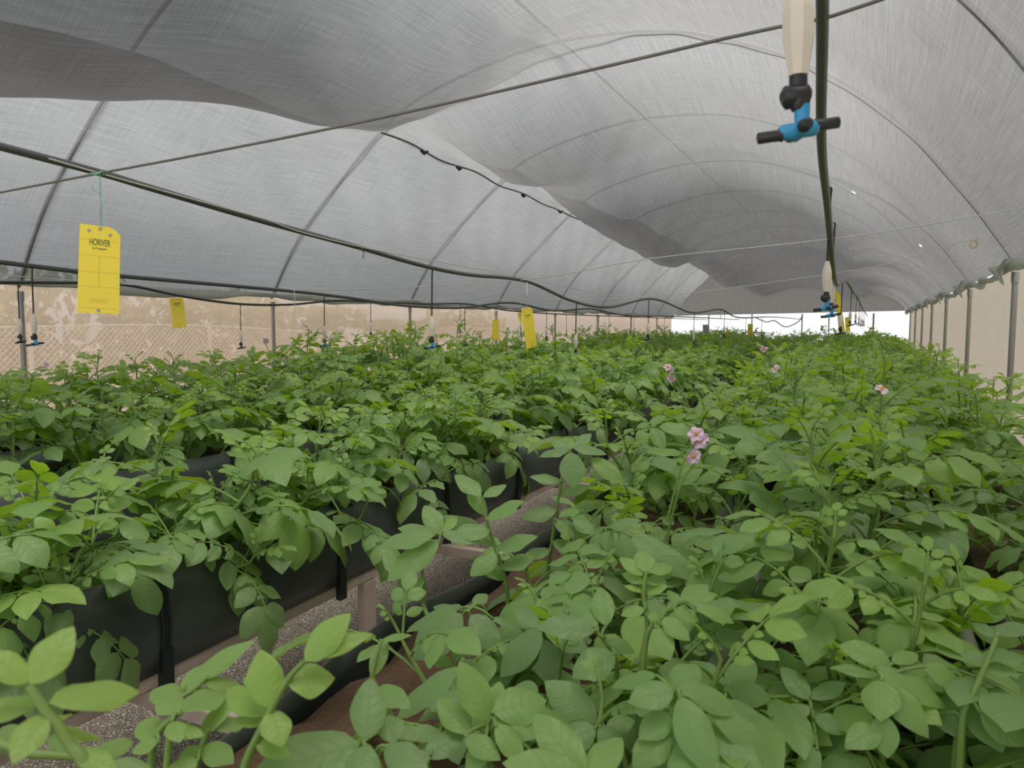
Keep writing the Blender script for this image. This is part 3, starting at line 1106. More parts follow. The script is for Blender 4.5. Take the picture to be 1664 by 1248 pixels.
hero.append(hero_plant('potato plant with arching pale stems at bottom left before the gravel', [
    ([(246, 1300, .80), (247, 1225, .80), (258, 1190, .80), (276, 1170, .80), (296, 1157, .80)], [
        (296, 1157, 366, 1127, .80, .06, .56, .35), (291, 1160, 262, 1130, .80, .02, .85, .5), (280, 1172, 292, 1206, .79, -.02, .8, .6), (262, 1195, 225, 1175, .8, .03, .6, .45),
        (258, 1205, 215, 1222, .79, .0, .6, .5), (270, 1180, 330, 1195, .80, .0, .5, .4)], .52),
    ([(317, 1300, .82), (320, 1240, .82), (328, 1212, .82), (338, 1185, .82)], [
        (322, 1200, 388, 1126, .82, .05, .34, .5), (340, 1186, 398, 1172, .83, .05, .55, .3), (328, 1215, 290, 1235, .82, -.02, .7, .6), (330, 1212, 378, 1240, .82, -.02, .65, .6), (322, 1235, 268, 1262, .80, -.02, .7, .6)], .5),
    ([(270, 1260, .9), (285, 1150, .9), (318, 1118, .9), (337, 1100, .9)], [
        (298, 1117, 412, 1042, .9, .04, .30, .5), (330, 1108, 395, 1120, .9, .03, .5, .35), (318, 1120, 350, 1150, .9, -.02, .6, .5), (290, 1140, 250, 1120, .92, .04, .6, .4), (300, 1130, 320, 1085, .93, .04, .5, .4)], .55),
], HG))
hero.append(hero_plant('upright potato shoot with glowing leaflets in front of the gravel aisle', [
    ([(392, 1310, .72), (397, 1248, .72), (425, 1184, .72), (465, 1109, .72), (494, 1075, .72)], [
        (495, 1075, 568, 998, .72, .02, .52, .62), (500, 1072, 603, 1030, .72, .03, .30, .5), (465, 1108, 542, 1102, .72, .02, .80, .55), (437, 1150, 424, 1058, .72, .02, .68, .65),
        (440, 1155, 458, 1212, .72, -.02, .85, .65), (432, 1165, 372, 1118, .73, .04, .5, .4), (425, 1180, 385, 1165, .73, .03, .55, .45), (415, 1205, 470, 1228, .72, .0, .6, .5),
        (462, 1118, 398, 1100, .74, .05, .4, .35)], .85),
], HG))
hero.append(hero_plant('large grey green potato leaf lying across the bottom edge', [
    ([(640, 1330, .78), (622, 1262, .78), (604, 1222, .78), (586, 1207, .78)], [
        (584, 1207, 405, 1272, .78, -.05, .58, .55), (595, 1205, 602, 1103, .78, .05, .58, .75), (592, 1210, 584, 1290, .77, -.04, .75, .7), (626, 1212, 694, 1262, .78, -.03, .62, .6),
        (640, 1208, 632, 1163, .80, .03, .85, .7), (600, 1222, 520, 1290, .77, -.04, .6, .6)], .22),
    ([(655, 1300, .95), (640, 1180, .95), (612, 1120, .95), (604, 1098, .95)], [
        (604, 1100, 628, 1036, .95, .03, .42, .6), (620, 1042, 668, 1032, .96, .03, .28, .4), (612, 1118, 665, 1150, .95, -.03, .55, .7), (604, 1102, 596, 1150, .96, .0, .5, .6), (640, 1185, 690, 1200, .94, 0, .5, .6)], .3),
], HG))
hero.append(hero_plant('potato plant with pale folded leaves at the bottom, just left of centre', [
    ([(700, 1290, .95), (695, 1225, .95), (720, 1180, .95), (752, 1150, .95)], [
        (646, 1168, 748, 1085, .98, .03, .42, .3, -.1), (795, 1176, 748, 1077, .92, .02, .52, .65, .25), (700, 1155, 770, 1120, .95, .05, .5, .4), (690, 1230, 752, 1194, .90, .03, .62, .55),
        (700, 1225, 650, 1250, .9, -.02, .6, .6), (715, 1190, 655, 1195, .93, -.02, .5, .6)], .25),
    ([(790, 1300, .92), (786, 1215, .92), (793, 1180, .92), (800, 1164, .92)], [
        (800, 1158, 886, 1138, .90, .03, .72, .65), (798, 1166, 884, 1192, .90, .0, .60, .6), (766, 1192, 712, 1138, .92, .03, .62, .65), (756, 1196, 812, 1234, .88, -.02, .58, .6), (800, 1165, 812, 1108, .93, .03, .6, .55),
        (805, 1178, 850, 1240, .88, -.02, .55, .6), (790, 1200, 760, 1260, .88, -.02, .6, .6)], .42),
    ([(930, 1330, .75), (960, 1290, .75), (952, 1262, .75)], [(952, 1262, 868, 1163, .75, .05, .52, .6), (950, 1266, 820, 1240, .74, .0, .5, .6), (955, 1262, 1010, 1200, .75, .05, .5, .5), (958, 1275, 1020, 1275, .74, .0, .6, .6)], .45),
], HG))
hero.append(hero_plant('potato plant with two broad drooping leaflets over bare brown soil', [
    ([(790, 1016, 1.42), (786, 990, 1.42), (775, 982, 1.40), (760, 993, 1.36)], [
        (752, 998, 673, 1070, 1.36, -.03, .66, .6), (764, 999, 812, 1058, 1.36, -.03, .62, .6), (745, 991, 662, 1026, 1.38, .0, .40, .35), (800, 1004, 847, 1026, 1.37, .0, .40, .35),
        (752, 992, 705, 986, 1.40, .05, .5, .3), (770, 985, 790, 965, 1.42, .04, .6, .4)], .2),
    ([(824, 996, 1.62), (822, 946, 1.62), (806, 893, 1.62), (792, 850, 1.62), (782, 806, 1.62)], [
        (782, 806, 740, 772, 1.62, .04, .55, .4), (785, 808, 822, 788, 1.62, .03, .5, .4), (790, 838, 760, 795, 1.63, .03, .5, .5), (792, 845, 850, 815, 1.60, .0, .5, .4), (803, 885, 722, 838, 1.62, .05, .42, .35),
        (797, 862, 735, 870, 1.6, -.02, .6, .5), (806, 893, 872, 872, 1.6, .0, .5, .4), (815, 925, 868, 905, 1.6, .02, .6, .5), (820, 944, 770, 905, 1.62, .02, .5, .5), (808, 900, 765, 935, 1.58, -.03, .6, .6)], .28),
    ([(690, 990, 1.58), (690, 955, 1.58), (684, 905, 1.58), (700, 872, 1.58), (716, 868, 1.58)], [
        (714, 878, 632, 942, 1.56, -.04, .48, .55), (716, 870, 648, 858, 1.58, .03, .5, .35), (706, 870, 618, 888, 1.55, .0, .45, .4), (718, 868, 780, 880, 1.58, .0, .5, .4), (716, 866, 690, 822, 1.6, .04, .6, .5),
        (720, 866, 742, 838, 1.6, .04, .5, .4, .3), (690, 940, 640, 985, 1.55, .0, .5, .5)], .34),
    ([(868, 1075, 1.28), (876, 1045, 1.28), (880, 1022, 1.28)], [(880, 1023, 815, 1098, 1.27, -.02, .56, .55, -.1), (884, 1022, 958, 1060, 1.27, -.02, .5, .5), (876, 1020, 838, 990, 1.30, .04, .6, .4)], .15),
], HG))
hero.append(hero_plant('tall potato plant with dark upright stem, in front of the timber leg beside the aisle', [
    ([(890, 930, 1.78), (897, 880, 1.78), (904, 830, 1.78), (912, 780, 1.78), (920, 742, 1.78)], [
        (928, 735, 932, 792, 1.76, -.03, .74, .65), (926, 730, 878, 742, 1.78, .0, .55, .4), (930, 728, 985, 738, 1.77, .0, .5, .4), (922, 738, 898, 712, 1.80, .04, .55, .4), (935, 726, 960, 705, 1.8, .04, .5, .4),
        (912, 782, 862, 775, 1.76, .0, .5, .4), (908, 805, 960, 790, 1.78, .0, .45, .4), (960, 745, 1012, 785, 1.77, -.02, .50, .6, .4), (904, 830, 850, 842, 1.75, .0, .6, .5), (900, 850, 952, 872, 1.75, .0, .6, .5),
        (897, 880, 945, 905, 1.75, .0, .6, .5), (894, 895, 850, 905, 1.75, .0, .6, .5)], .2),
    ([(905, 930, 1.74), (925, 895, 1.72), (958, 872, 1.70), (985, 860, 1.70)], [
        (985, 862, 1010, 915, 1.66, -.03, .66, .6), (1000, 862, 1048, 935, 1.62, -.03, .48, .6), (1022, 870, 1135, 945, 1.56, -.05, .36, .6), (978, 865, 960, 905, 1.68, -.02, .6, .6), (990, 858, 1040, 845, 1.70, .0, .5, .4), (965, 868, 930, 840, 1.72, .03, .6, .4)], .14),
], HG))
hero.append(hero_plant('young potato shoot with a neat upright rosette of pale leaflets, right of centre', [
    ([(1040, 1120, 1.05), (1042, 1075, 1.05), (1052, 1020, 1.05), (1046, 965, 1.05), (1050, 930, 1.05)], [
        (1050, 930, 1042, 895, 1.05, .03, .85, .6), (1052, 928, 1092, 921, 1.05, .02, .56, .5), (1045, 935, 1007, 907, 1.05, .02, .52, .5), (1046, 948, 1012, 932, 1.05, .02, .56, .5), (1050, 947, 1083, 945, 1.05, .02, .52, .5),
        (1046, 962, 1014, 952, 1.05, .0, .45, .4, .3), (1050, 965, 1085, 952, 1.05, .0, .5, .4, .1), (1048, 990, 1010, 1000, 1.04, .0, .6, .5), (1050, 1000, 1090, 1012, 1.04, .0, .6, .5)], .5),
    ([(1044, 1110, 1.04), (1052, 1030, 1.04), (1080, 1000, 1.04), (1106, 980, 1.03)], [
        (1104, 979, 1164, 966, 1.03, .02, .42, .45), (1104, 982, 1085, 960, 1.04, .03, .5, .5), (1108, 980, 1150, 950, 1.05, .05, .45, .4), (1095, 990, 1135, 1010, 1.02, -.02, .6, .55), (1128, 985, 1192, 1012, 1.0, .0, .42, .5),
        (1075, 1004, 1120, 1040, 1.0, -.02, .6, .6), (1065, 1018, 1088, 1072, 1.0, -.03, .7, .6)], .42),
], HG))
hero.append(hero_plant('potato plant with a big leaf pointing down at the bottom, right of centre', [
    ([(1090, 1290, .88), (1086, 1200, .88), (1092, 1150, .87), (1101, 1121, .86)], [
        (1104, 1131, 1154, 1258, .85, -.05, .52, .65), (1103, 1114, 1200, 1162, .86, .0, .42, .5), (1150, 1150, 1253, 1232, .86, -.02, .42, .6), (1095, 1122, 1023, 1141, .86, -.01, .70, .6), (1068, 1098, 994, 1116, .89, .03, .42, .4),
        (1098, 1116, 1130, 1080, .88, .05, .6, .4), (1090, 1160, 1040, 1200, .86, -.02, .7, .65), (1088, 1190, 1030, 1245, .85, -.02, .7, .65)], .34),
    ([(985, 1260, 1.0), (980, 1195, 1.0), (970, 1176, 1.0)], [(970, 1177, 887, 1108, .98, .03, .60, .65), (975, 1180, 1010, 1230, .96, -.03, .7, .65), (968, 1182, 905, 1215, .96, -.02, .7, .65), (985, 1185, 1030, 1170, .97, .02, .6, .5)], .15),
    ([(1000, 1160, 1.12), (1002, 1080, 1.12), (985, 1045, 1.12), (968, 1026, 1.12)], [(968, 1025, 874, 1019, 1.1, .0, .52, .5), (999, 1062, 932, 1100, 1.08, -.02, .76, .6), (972, 1020, 925, 975, 1.14, .05, .4, .4, .15), (985, 1018, 975, 955, 1.14, .05, .55, .6, .15),
                                                     (990, 1040, 1030, 1060, 1.1, .0, .6, .5)], .24),
    ([(1178, 1240, 1.0), (1176, 1165, 1.0), (1180, 1122, 1.0)], [(1180, 1120, 1250, 1136, 1.0, .0, .64, .6), (1178, 1118, 1120, 1075, 1.02, .04, .6, .5), (1182, 1118, 1225, 1075, 1.03, .05, .55, .45), (1178, 1140, 1240, 1190, .97, -.02, .6, .6),
                                                     (1176, 1160, 1130, 1200, .97, -.02, .6, .6), (1178, 1180, 1215, 1245, .95, -.02, .6, .6)], .26),
], HG))
hero.append(hero_plant('potato plant with pale yellowing broad leaves in the lower right, left of the grey pipe', [
    ([(1440, 1290, .98), (1430, 1200, .98), (1430, 1140, .97), (1434, 1104, .96)], [
        (1432, 1104, 1431, 1170, .95, -.04, .82, .6), (1435, 1108, 1507, 1197, .95, -.04, .52, .65), (1422, 1086, 1537, 1150, .96, -.02, .42, .5), (1448, 1079, 1364, 1050, .98, .02, .60, .55), (1432, 1100, 1350, 1086, .97, .0, .36, .4),
        (1500, 1083, 1570, 1122, .96, .0, .52, .55), (1433, 1160, 1442, 1230, .92, -.02, .72, .6, .1), (1450, 1078, 1490, 1062, .98, .02, .5, .4), (1430, 1180, 1375, 1215, .92, -.02, .6, .6)], .42),
    ([(1330, 1270, 1.02), (1322, 1190, 1.02), (1315, 1140, 1.02)], [(1315, 1138, 1270, 1085, 1.02, .04, .6, .5), (1318, 1136, 1372, 1110, 1.02, .02, .5, .4), (1318, 1150, 1270, 1165, 1.0, .0, .6, .6), (1322, 1165, 1380, 1190, .99, -.02, .6, .6),
                                                   (1324, 1190, 1275, 1215, .97, -.02, .6, .6), (1328, 1215, 1300, 1270, .95, -.02, .6, .6)], .24),
], HG))
hero.append(hero_plant('potato plant with a forked stem and dark leaves at the right edge of the picture', [
    ([(1560, 1225, .92), (1566, 1160, .92), (1580, 1130, .92), (1604, 1075, .93), (1620, 1035, .94)], [
        (1620, 1036, 1580, 1012, .95, .03, .55, .4), (1622, 1032, 1664, 1015, .95, .03, .5, .4), (1605, 1072, 1560, 1062, .94, .02, .55, .45), (1606, 1070, 1665, 1068, .93, .02, .5, .45), (1600, 1088, 1650, 1090, .93, .0, .6, .5),
        (1592, 1156, 1668, 1210, .90, -.02, .7, .6), (1590, 1150, 1660, 1130, .91, .02, .55, .5)], .08),
    ([(1552, 1230, .94), (1560, 1165, .94), (1536, 1158, .95), (1504, 1165, .95)], [(1504, 1165, 1470, 1150, .95, .02, .5, .5), (1512, 1164, 1500, 1120, .95, .03, .5, .5)], .15),
], HG))

# plants further off, past the first three hundred: one mass
lo = []
for i in range(6):
    m = MB()
    for sm, lm in plant_parts(300 + i, .38 + .02 * i, LO, nst=4, spread=.18, nleaf=7):
        for q in range(len(lm.v)):
            m.v.append(lm.v[q]); m.f.append(np.where(lm.f[q] < 0, -1, lm.f[q] + m.n)); m.uv.append(lm.uv[q]); m.tone.append(lm.tone[q]); m.mi.append(lm.mi[q])
        m.n += lm.n
    lo.append((np.concatenate(m.v), np.concatenate(m.f), np.concatenate(m.uv), np.concatenate(m.tone), np.concatenate(m.mi)))
m = MB()
for s_ in rest:
    V, F, U_, T_, I_ = lo[int(rng.integers(0, 6))]
    c, s2 = math.cos(s_['rz']), math.sin(s_['rz'])
    W = V * s_['s']
    W = np.c_[W[:, 0] * c - W[:, 1] * s2 + s_['x'], W[:, 0] * s2 + W[:, 1] * c + s_['y'], W[:, 2] + ZSOIL + .012]
    m.v.append(W); m.f.append(np.where(F < 0, -1, F + m.n)); m.uv.append(U_); m.tone.append(T_); m.mi.append(I_)
    m.n += len(W)
o = m.build('potato_foliage', [M['leaf'], M['stem']])
tag(o, 'green mass of potato plants at the far end of the troughs', 'potato plants', kind='stuff')


# flowers: a stalk carrying open lilac blossoms, a part of the plant below it
def flower(px, py, D, n=1, seed=0):
    rg = np.random.default_rng(900 + seed)
    p = at(px, py, D)
    best = min(plants, key=lambda q: (q.location.x - p[0]) ** 2 + (q.location.y - p[1]) ** 2)
    best_v = np.array(best.location)
    root = np.array([best_v[0] * .35 + p[0] * .65, best_v[1] * .35 + p[1] * .65, max(p[2] - .22, ZSOIL)])
    bpy.context.view_layer.update()
    inv = best.matrix_world.inverted()
    m = MB()
    m.tube(smooth_path([root, (root + p) / 2 + [0, 0, .03], p - [0, 0, .02]], 6), np.linspace(.0035, .0018, 13), 6)
    st = m.build('flower_stalk', M['stem'], best)
    st.matrix_parent_inverse = inv
    mp, ma = MB(), MB()
    toc = norm(EYE - p)
    for q in range(n):
        c = p + (rg.normal(0, .016, 3) if q else 0)
        z = norm(toc * .8 + [0, 0, .35] + rg.normal(0, .45, 3))
        a = norm(np.cross(z, [0, 0, 1.0]))
        b = np.cross(z, a)
        k = 30
        rad = []
        V = [c - z * .006]
        for ring, (rr, up_) in enumerate(((.008, .0), (.015, .004), (.021, .004))):
            for t in range(k):
                th = 2 * math.pi * t / k
                w = abs(math.cos(2.5 * th))
                r_ = rr * (.80 + .26 * w if ring == 2 else 1)
                V.append(c + (a * math.cos(th) + b * math.sin(th)) * r_ + z * (up_ + .003 * math.sin(5 * th) - (.004 if ring == 2 else 0) * w))
        mp.tri(V, [(0, 1 + t, 1 + (t + 1) % k) for t in range(k)])
        mp.add(V, [(1 + r_ * k + t, 1 + (r_ + 1) * k + t, 1 + (r_ + 1) * k + (t + 1) % k, 1 + r_ * k + (t + 1) % k) for r_ in range(2) for t in range(k)])
        ma.tube([c, c + z * .006, c + z * .013], [.0042, .0040, .0014], 8)
    st2 = mp.build('petals', M['petal'], st)
    ma.build('anthers', M['anther'], st)


FLOWERS = [(1131, 706, 1.9, 3), (1127, 742, 1.9, 1), (1085, 597, 3.6, 2), (1091, 615, 3.6, 1), (1240, 567, 4.6, 2), (1260, 600, 3.0, 1), (1432, 633, 2.2, 1),
           (50, 675, 3.6, 1), (430, 551, 4.6, 2), (75, 592, 5.6, 2), (258, 594, 6.2, 1), (464, 588, 6.0, 2), (640, 553, 6.5, 1), (700, 555, 6.6, 1)]
for i, a in enumerate(FLOWERS):
    flower(*a, seed=i)


# ---------------------------------------------------------------- overhead hoses and wires
def hose(name, pts, r, mat_, label, cat, n=10):
    m = MB()
    m.tube(smooth_path(pts, n), r, 8)
    return tag(m.build(name, M[mat_]), label, cat)


H0 = [(-.05, .35, 2.13), (-.075, .95, 2.09), (-.10, 1.46, 2.05), at_x(1335, 230, -.125), at_x(1345, 340, -.14), at_x(1354, 440, -.155), (-.165, 3.9, 1.70), (-.17, 4.5, 1.74),
      (-.17, 5.6, 1.80), (-.17, 7.2, 1.80), (-.17, 9.0, 1.82), (-.17, 12, 1.80), (-.17, 15, 1.80), (-.17, 20, 1.80), (-.17, 26.5, 1.80)]
hose('irrigation_hose', H0, 0.011, 'pipe', 'grey overhead hose above the right block, running past the large near sprinkler', 'hose')
H1 = [at_x(-60, 222, -2.12), at_x(0, 238, -2.12), at_x(160, 280, -2.12), at_x(250, 307, -2.12), at_x(430, 360, -2.12), at_x(580, 401, -2.12), at_x(685, 431, -2.12),
      at_x(760, 446, -2.12), at_x(855, 457, -2.12), at_x(930, 489, -2.12), at_x(990, 499, -2.12), at_x(1063, 486, -2.12), at_x(1125, 508, -2.12), at_x(1171, 503, -2.12),
      at_x(1200, 516, -2.12), (-2.12, 17, 1.70), (-2.12, 20, 1.72), (-2.12, 26, 1.72)]
hose('irrigation_hose', H1, 0.0115, 'pipe', 'thick grey overhead hose sagging above the aisle trough, with the large yellow card on it', 'hose')
H2 = [at_x(-80, 418, -4.1), at_x(0, 426, -4.1), at_x(90, 437, -4.1), at_x(200, 449, -4.1), at_x(450, 471, -4.1), at_x(560, 483, -4.1), at_x(660, 497, -4.1), at_x(750, 500, -4.1),
      at_x(830, 492, -4.1), at_x(900, 505, -4.1), at_x(960, 502, -4.1), at_x(1010, 512, -4.1), (-4.1, 14.5, 1.70), (-4.1, 18, 1.72), (-4.1, 26, 1.72)]
hose('irrigation_hose', H2, 0.013, 'pipe', 'grey overhead hose above the second trough from the left wall', 'hose')
H3 = [at_x(-60, 458, -5.2), at_x(0, 459, -5.2), at_x(140, 460, -5.2), at_x(210, 464, -5.2), at_x(300, 482, -5.2), at_x(390, 494, -5.2), at_x(470, 495, -5.2), at_x(540, 489, -5.2),
      at_x(600, 490, -5.2), at_x(690, 494, -5.2), at_x(760, 494, -5.2), at_x(830, 505, -5.2), (-5.2, 13, 1.72), (-5.2, 18, 1.72), (-5.2, 26, 1.72)]
hose('irrigation_hose', H3, 0.011, 'black', 'thin black overhead hose dipping along the left wall', 'hose')

hose('tie_wire', [at_y(-60, 325, 1.46), at_y(0, 313, 1.46), at_y(160, 282, 1.46), at_y(330, 250, 1.46), at_y(640, 187, 1.46), at_y(1180, 62, 1.46), at_y(1430, 0, 1.46), (.55, 1.46, 2.20),
                  (1.0, 1.46, 2.28)], 0.0035, 'wire', 'dark wire crossing the whole roof in front of the large yellow card', 'wire', 4)
hose('tie_wire', [at_y(400, 470, 4.46), at_y(560, 471, 4.46), at_y(850, 455, 4.46), at_y(1050, 421, 4.46), at_y(1370, 386, 4.46), at_y(1664, 338, 4.46), (1.0, 4.46, 2.13)], 0.0030,
     'wire_light', 'pale wire crossing above the second sprinkler of the right block', 'wire', 4)
hose('tie_wire', [(-6.6, 7.5, 1.86), (-4, 7.5, 1.80), (-2.1, 7.5, 1.80), at_y(1395, 438, 7.5), at_y(1515, 408, 7.5), at_y(1580, 390, 7.5), (.98, 7.5, 2.2)], 0.0032, 'wire_light',
     'pale wire crossing below the yellow cord on the right eave', 'wire', 4)
hose('tie_wire', [at_x(80, 258, -2.08), at_x(160, 281, -2.08), at_x(300, 320, -2.08), at_x(430, 356, -2.08), at_x(500, 380, -2.08), at_x(640, 412, -2.08), at_x(860, 452, -2.08), at_x(965, 476, -2.08),
                  at_x(1010, 481, -2.08), at_x(1062, 482, -2.08)], 0.0025, 'wire_light', 'pale wire tied along the thick sagging hose', 'wire', 6)
hose('tie_wire', [at_x(0, 447, -5.1), at_x(125, 456, -5.1), at_x(300, 468, -5.1), at_x(640, 487, -5.1), at_x(760, 486, -5.1), at_x(900, 490, -5.1), (-5.1, 16, 1.8), (-5.1, 26, 1.8)], 0.003, 'wire_light',
     'pale wire strung along above the thin black hose', 'wire', 6)
hose('hanging_string', [at_x(478, 470, -4.05), at_x(479, 495, -4.05), at_x(477, 521, -4.05)], 0.003, 'string', 'white string hanging from the hose left of the roof centre', 'string', 4)
hose('hanging_string', [at_x(587, 400, -2.1), at_x(589, 408, -2.1), at_x(592, 412, -2.1), at_x(589, 416, -2.1), at_x(592, 420, -2.1)], 0.002, 'wire', 'short curly wire end dangling from the thick hose', 'wire', 4)
hose('hanging_string', [at_x(1169, 503, -2.12), at_x(1171, 504, -2.12), at_x(1171, 518, -2.12)], 0.006, 'string', 'white cord dropping from the far end of the thick hose', 'string', 4)
hose('wavy_hose', [at_y(1225, 515, 20), at_y(1245, 523, 20), at_y(1258, 521, 20), at_y(1275, 531, 20), at_y(1290, 527, 20), at_y(1300, 520, 20), at_y(1304, 512, 20)], 0.012, 'pipe',
     'wavy loose hose in front of the bright far wall', 'hose', 6)
hose('yellow_cord', [at_y(1590, 387, 7.0), at_y(1586, 392, 6.95), at_y(1588, 398, 6.95), at_y(1583, 403, 6.95), at_y(1577, 402, 6.95), at_y(1576, 396, 6.97), at_y(1580, 391, 7.0), at_y(1588, 390, 7.02)], 0.004,
     'yellow_cord', 'yellow cord tied in a loop under the right eave', 'cord', 8)


# ---------------------------------------------------------------- hanging sprinklers
def make_sprinkler(black=False, drop=.26):
    t = empty('hanging_sprinkler', (0, 0, 0))
    m = MB()
    m.tube(smooth_path([(0, 0, 0), (0.006, 0, -.01), (0.003, 0, -.05), (0, 0, -drop)], 5), 0.0042, 8)
    m.build('drop_tube', M['drop'], t)
    z = -drop
    m = MB()
    zs = np.array([0.004, 0, -.010, -.022, -.036, -.062, -.080, -.096, -.104, -.105])
    rs = np.array([0.004, 0.0085, .0105, .0140, .0168, .0170, .0145, .0118, .0105, .004])
    m.tube(np.c_[np.zeros(10), np.zeros(10), z + zs], rs, 8)
    m.build('weight', M['white'], t, smooth=False)
    z -= .104
    m = MB()
    m.tube([(0, 0, z + .002), (0, 0, z - .002), (.0, 0, z - .012), (0, 0, z - .014)], [.0085, .0095, .0095, .008], 10)
    zv = z - .021
    m.tube([(0, 0, z - .012), (0, 0, zv - .006), (0, 0, zv - .016)], [.006, .012, .007], 10)
    m.tube([(-.018, 0, zv - .003), (-.014, 0, zv - .002), (.010, 0, zv + .001), (.013, 0, zv + .001)], [.006, .0125, .011, .006], 10)
    m.build('valve', M['black'], t)
    z = zv - .010
    m = MB()
    m.tube([(0.004, 0, z), (0.004, 0, z - .022)], [.0085, .0075], 10)
    m.tube([(-.021, 0, z - .029), (-.018, 0, z - .029), (.018, 0, z - .025), (.021, 0, z - .025)], [.006, .0085, .0085, .006], 10)
    m.tube([(0.002, -.018, z - .027), (0.002, .018, z - .027)], .0085, 10)
    m.build('body', M['black' if black else 'blue'], t)
    for dx, dy, L in ((1, 0, .043), (-1, 0, .043), (0, -1, .03), (0, 1, .03)):
        m = MB()
        a = .018
        c = np.array([0, 0, z - .027 + .0025 * dx])
        d = np.array([dx, dy, .10 * dx])
        m.tube([c + d * a, c + d * (a + .004), c + d * L, c + d * (L + .001)], [.0075, .0062, .0062, .004], 10)
        m.build('nozzle', M['black'], t)
    return t


spr_b, spr_k = make_sprinkler(), make_sprinkler(True)
sused = set()


def sprinkler(p, rz, label, group, black=False, s=1.0, tilt=0.0, ztop=None):
    src = spr_k if black else spr_b
    if id(src) not in sused:
        sused.add(id(src))
        o = src
    else:
        o = copy_tree(src)
    o.location = p
    o.rotation_euler = (0, tilt, rz)
    o.scale = (s, s, s)
    tag(o, label, 'sprinkler', group)
    return o


def on_line(pts, y):
    Q = smooth_path(pts, 10)
    return np.array([np.interp(y, Q[:, 1], Q[:, 0]), y, np.interp(y, Q[:, 1], Q[:, 2])])


q = at(1297, 212, .80)
sprinkler(q + [-.012, 0, .423], YAW - .05, 'large near sprinkler with cream weight and blue cross, at top right', 'sprinklers over the right block', s=1.0, tilt=-.03)
for k, y in enumerate([2.55, 3.35, 4.7, 6.6, 8.6, 10.6, 12.6, 14.6, 16.6]):
    p = on_line(H0, y)
    if k == 0:
        p = at(1342, 500, 2.62) + np.array([0, 0, .420])
    if k == 1:
        p = at(1350, 512, 3.4) + np.array([0, 0, .420])
    sprinkler(p, YAW + rng.uniform(-.3, .3), '%s sprinkler behind the large near one over the right block' % ORD[k], 'sprinklers over the right block', black=k > 1, s=1.0 if k < 2 else .70)
for nm, H, ys, blk, phr in (('aisle', H1, [3.37, 5.5, 7.6, 9.8, 12, 14.2, 16.4], 1, 'thick hose above the aisle trough'),
                            ('back', H2, [2.48, 4.85, 7.2, 9.5, 11.6, 13.7, 16], 1, 'grey hose second from the left wall'),
                            ('wall', H3, [3.05, 5.0, 6.95, 9.0, 11.0, 13.0, 15.5], 0, 'thin black hose along the left wall')):
    for k, y in enumerate(ys):
        sprinkler(on_line(H, y), YAW + rng.uniform(-.25, .25), '%s sprinkler from the near end on the %s' % (ORD[k], phr), 'sprinklers on the ' + phr,
                  black=(blk == 0 or k > 1), s=1.0 if blk else .95)


# ---------------------------------------------------------------- yellow sticky cards
def text_mesh(body, size):
    c = bpy.data.curves.new('lettering', 'FONT')
    c.body = body
    c.size = size
    c.align_x = 'CENTER'
    c.extrude = 0.00025
    o = bpy.data.objects.new('lettering', c)
    col.objects.link(o)
    dg = bpy.context.evaluated_depsgraph_get()
    me = bpy.data.meshes.new_from_object(o.evaluated_get(dg))
    bpy.data.objects.remove(o)
    return me


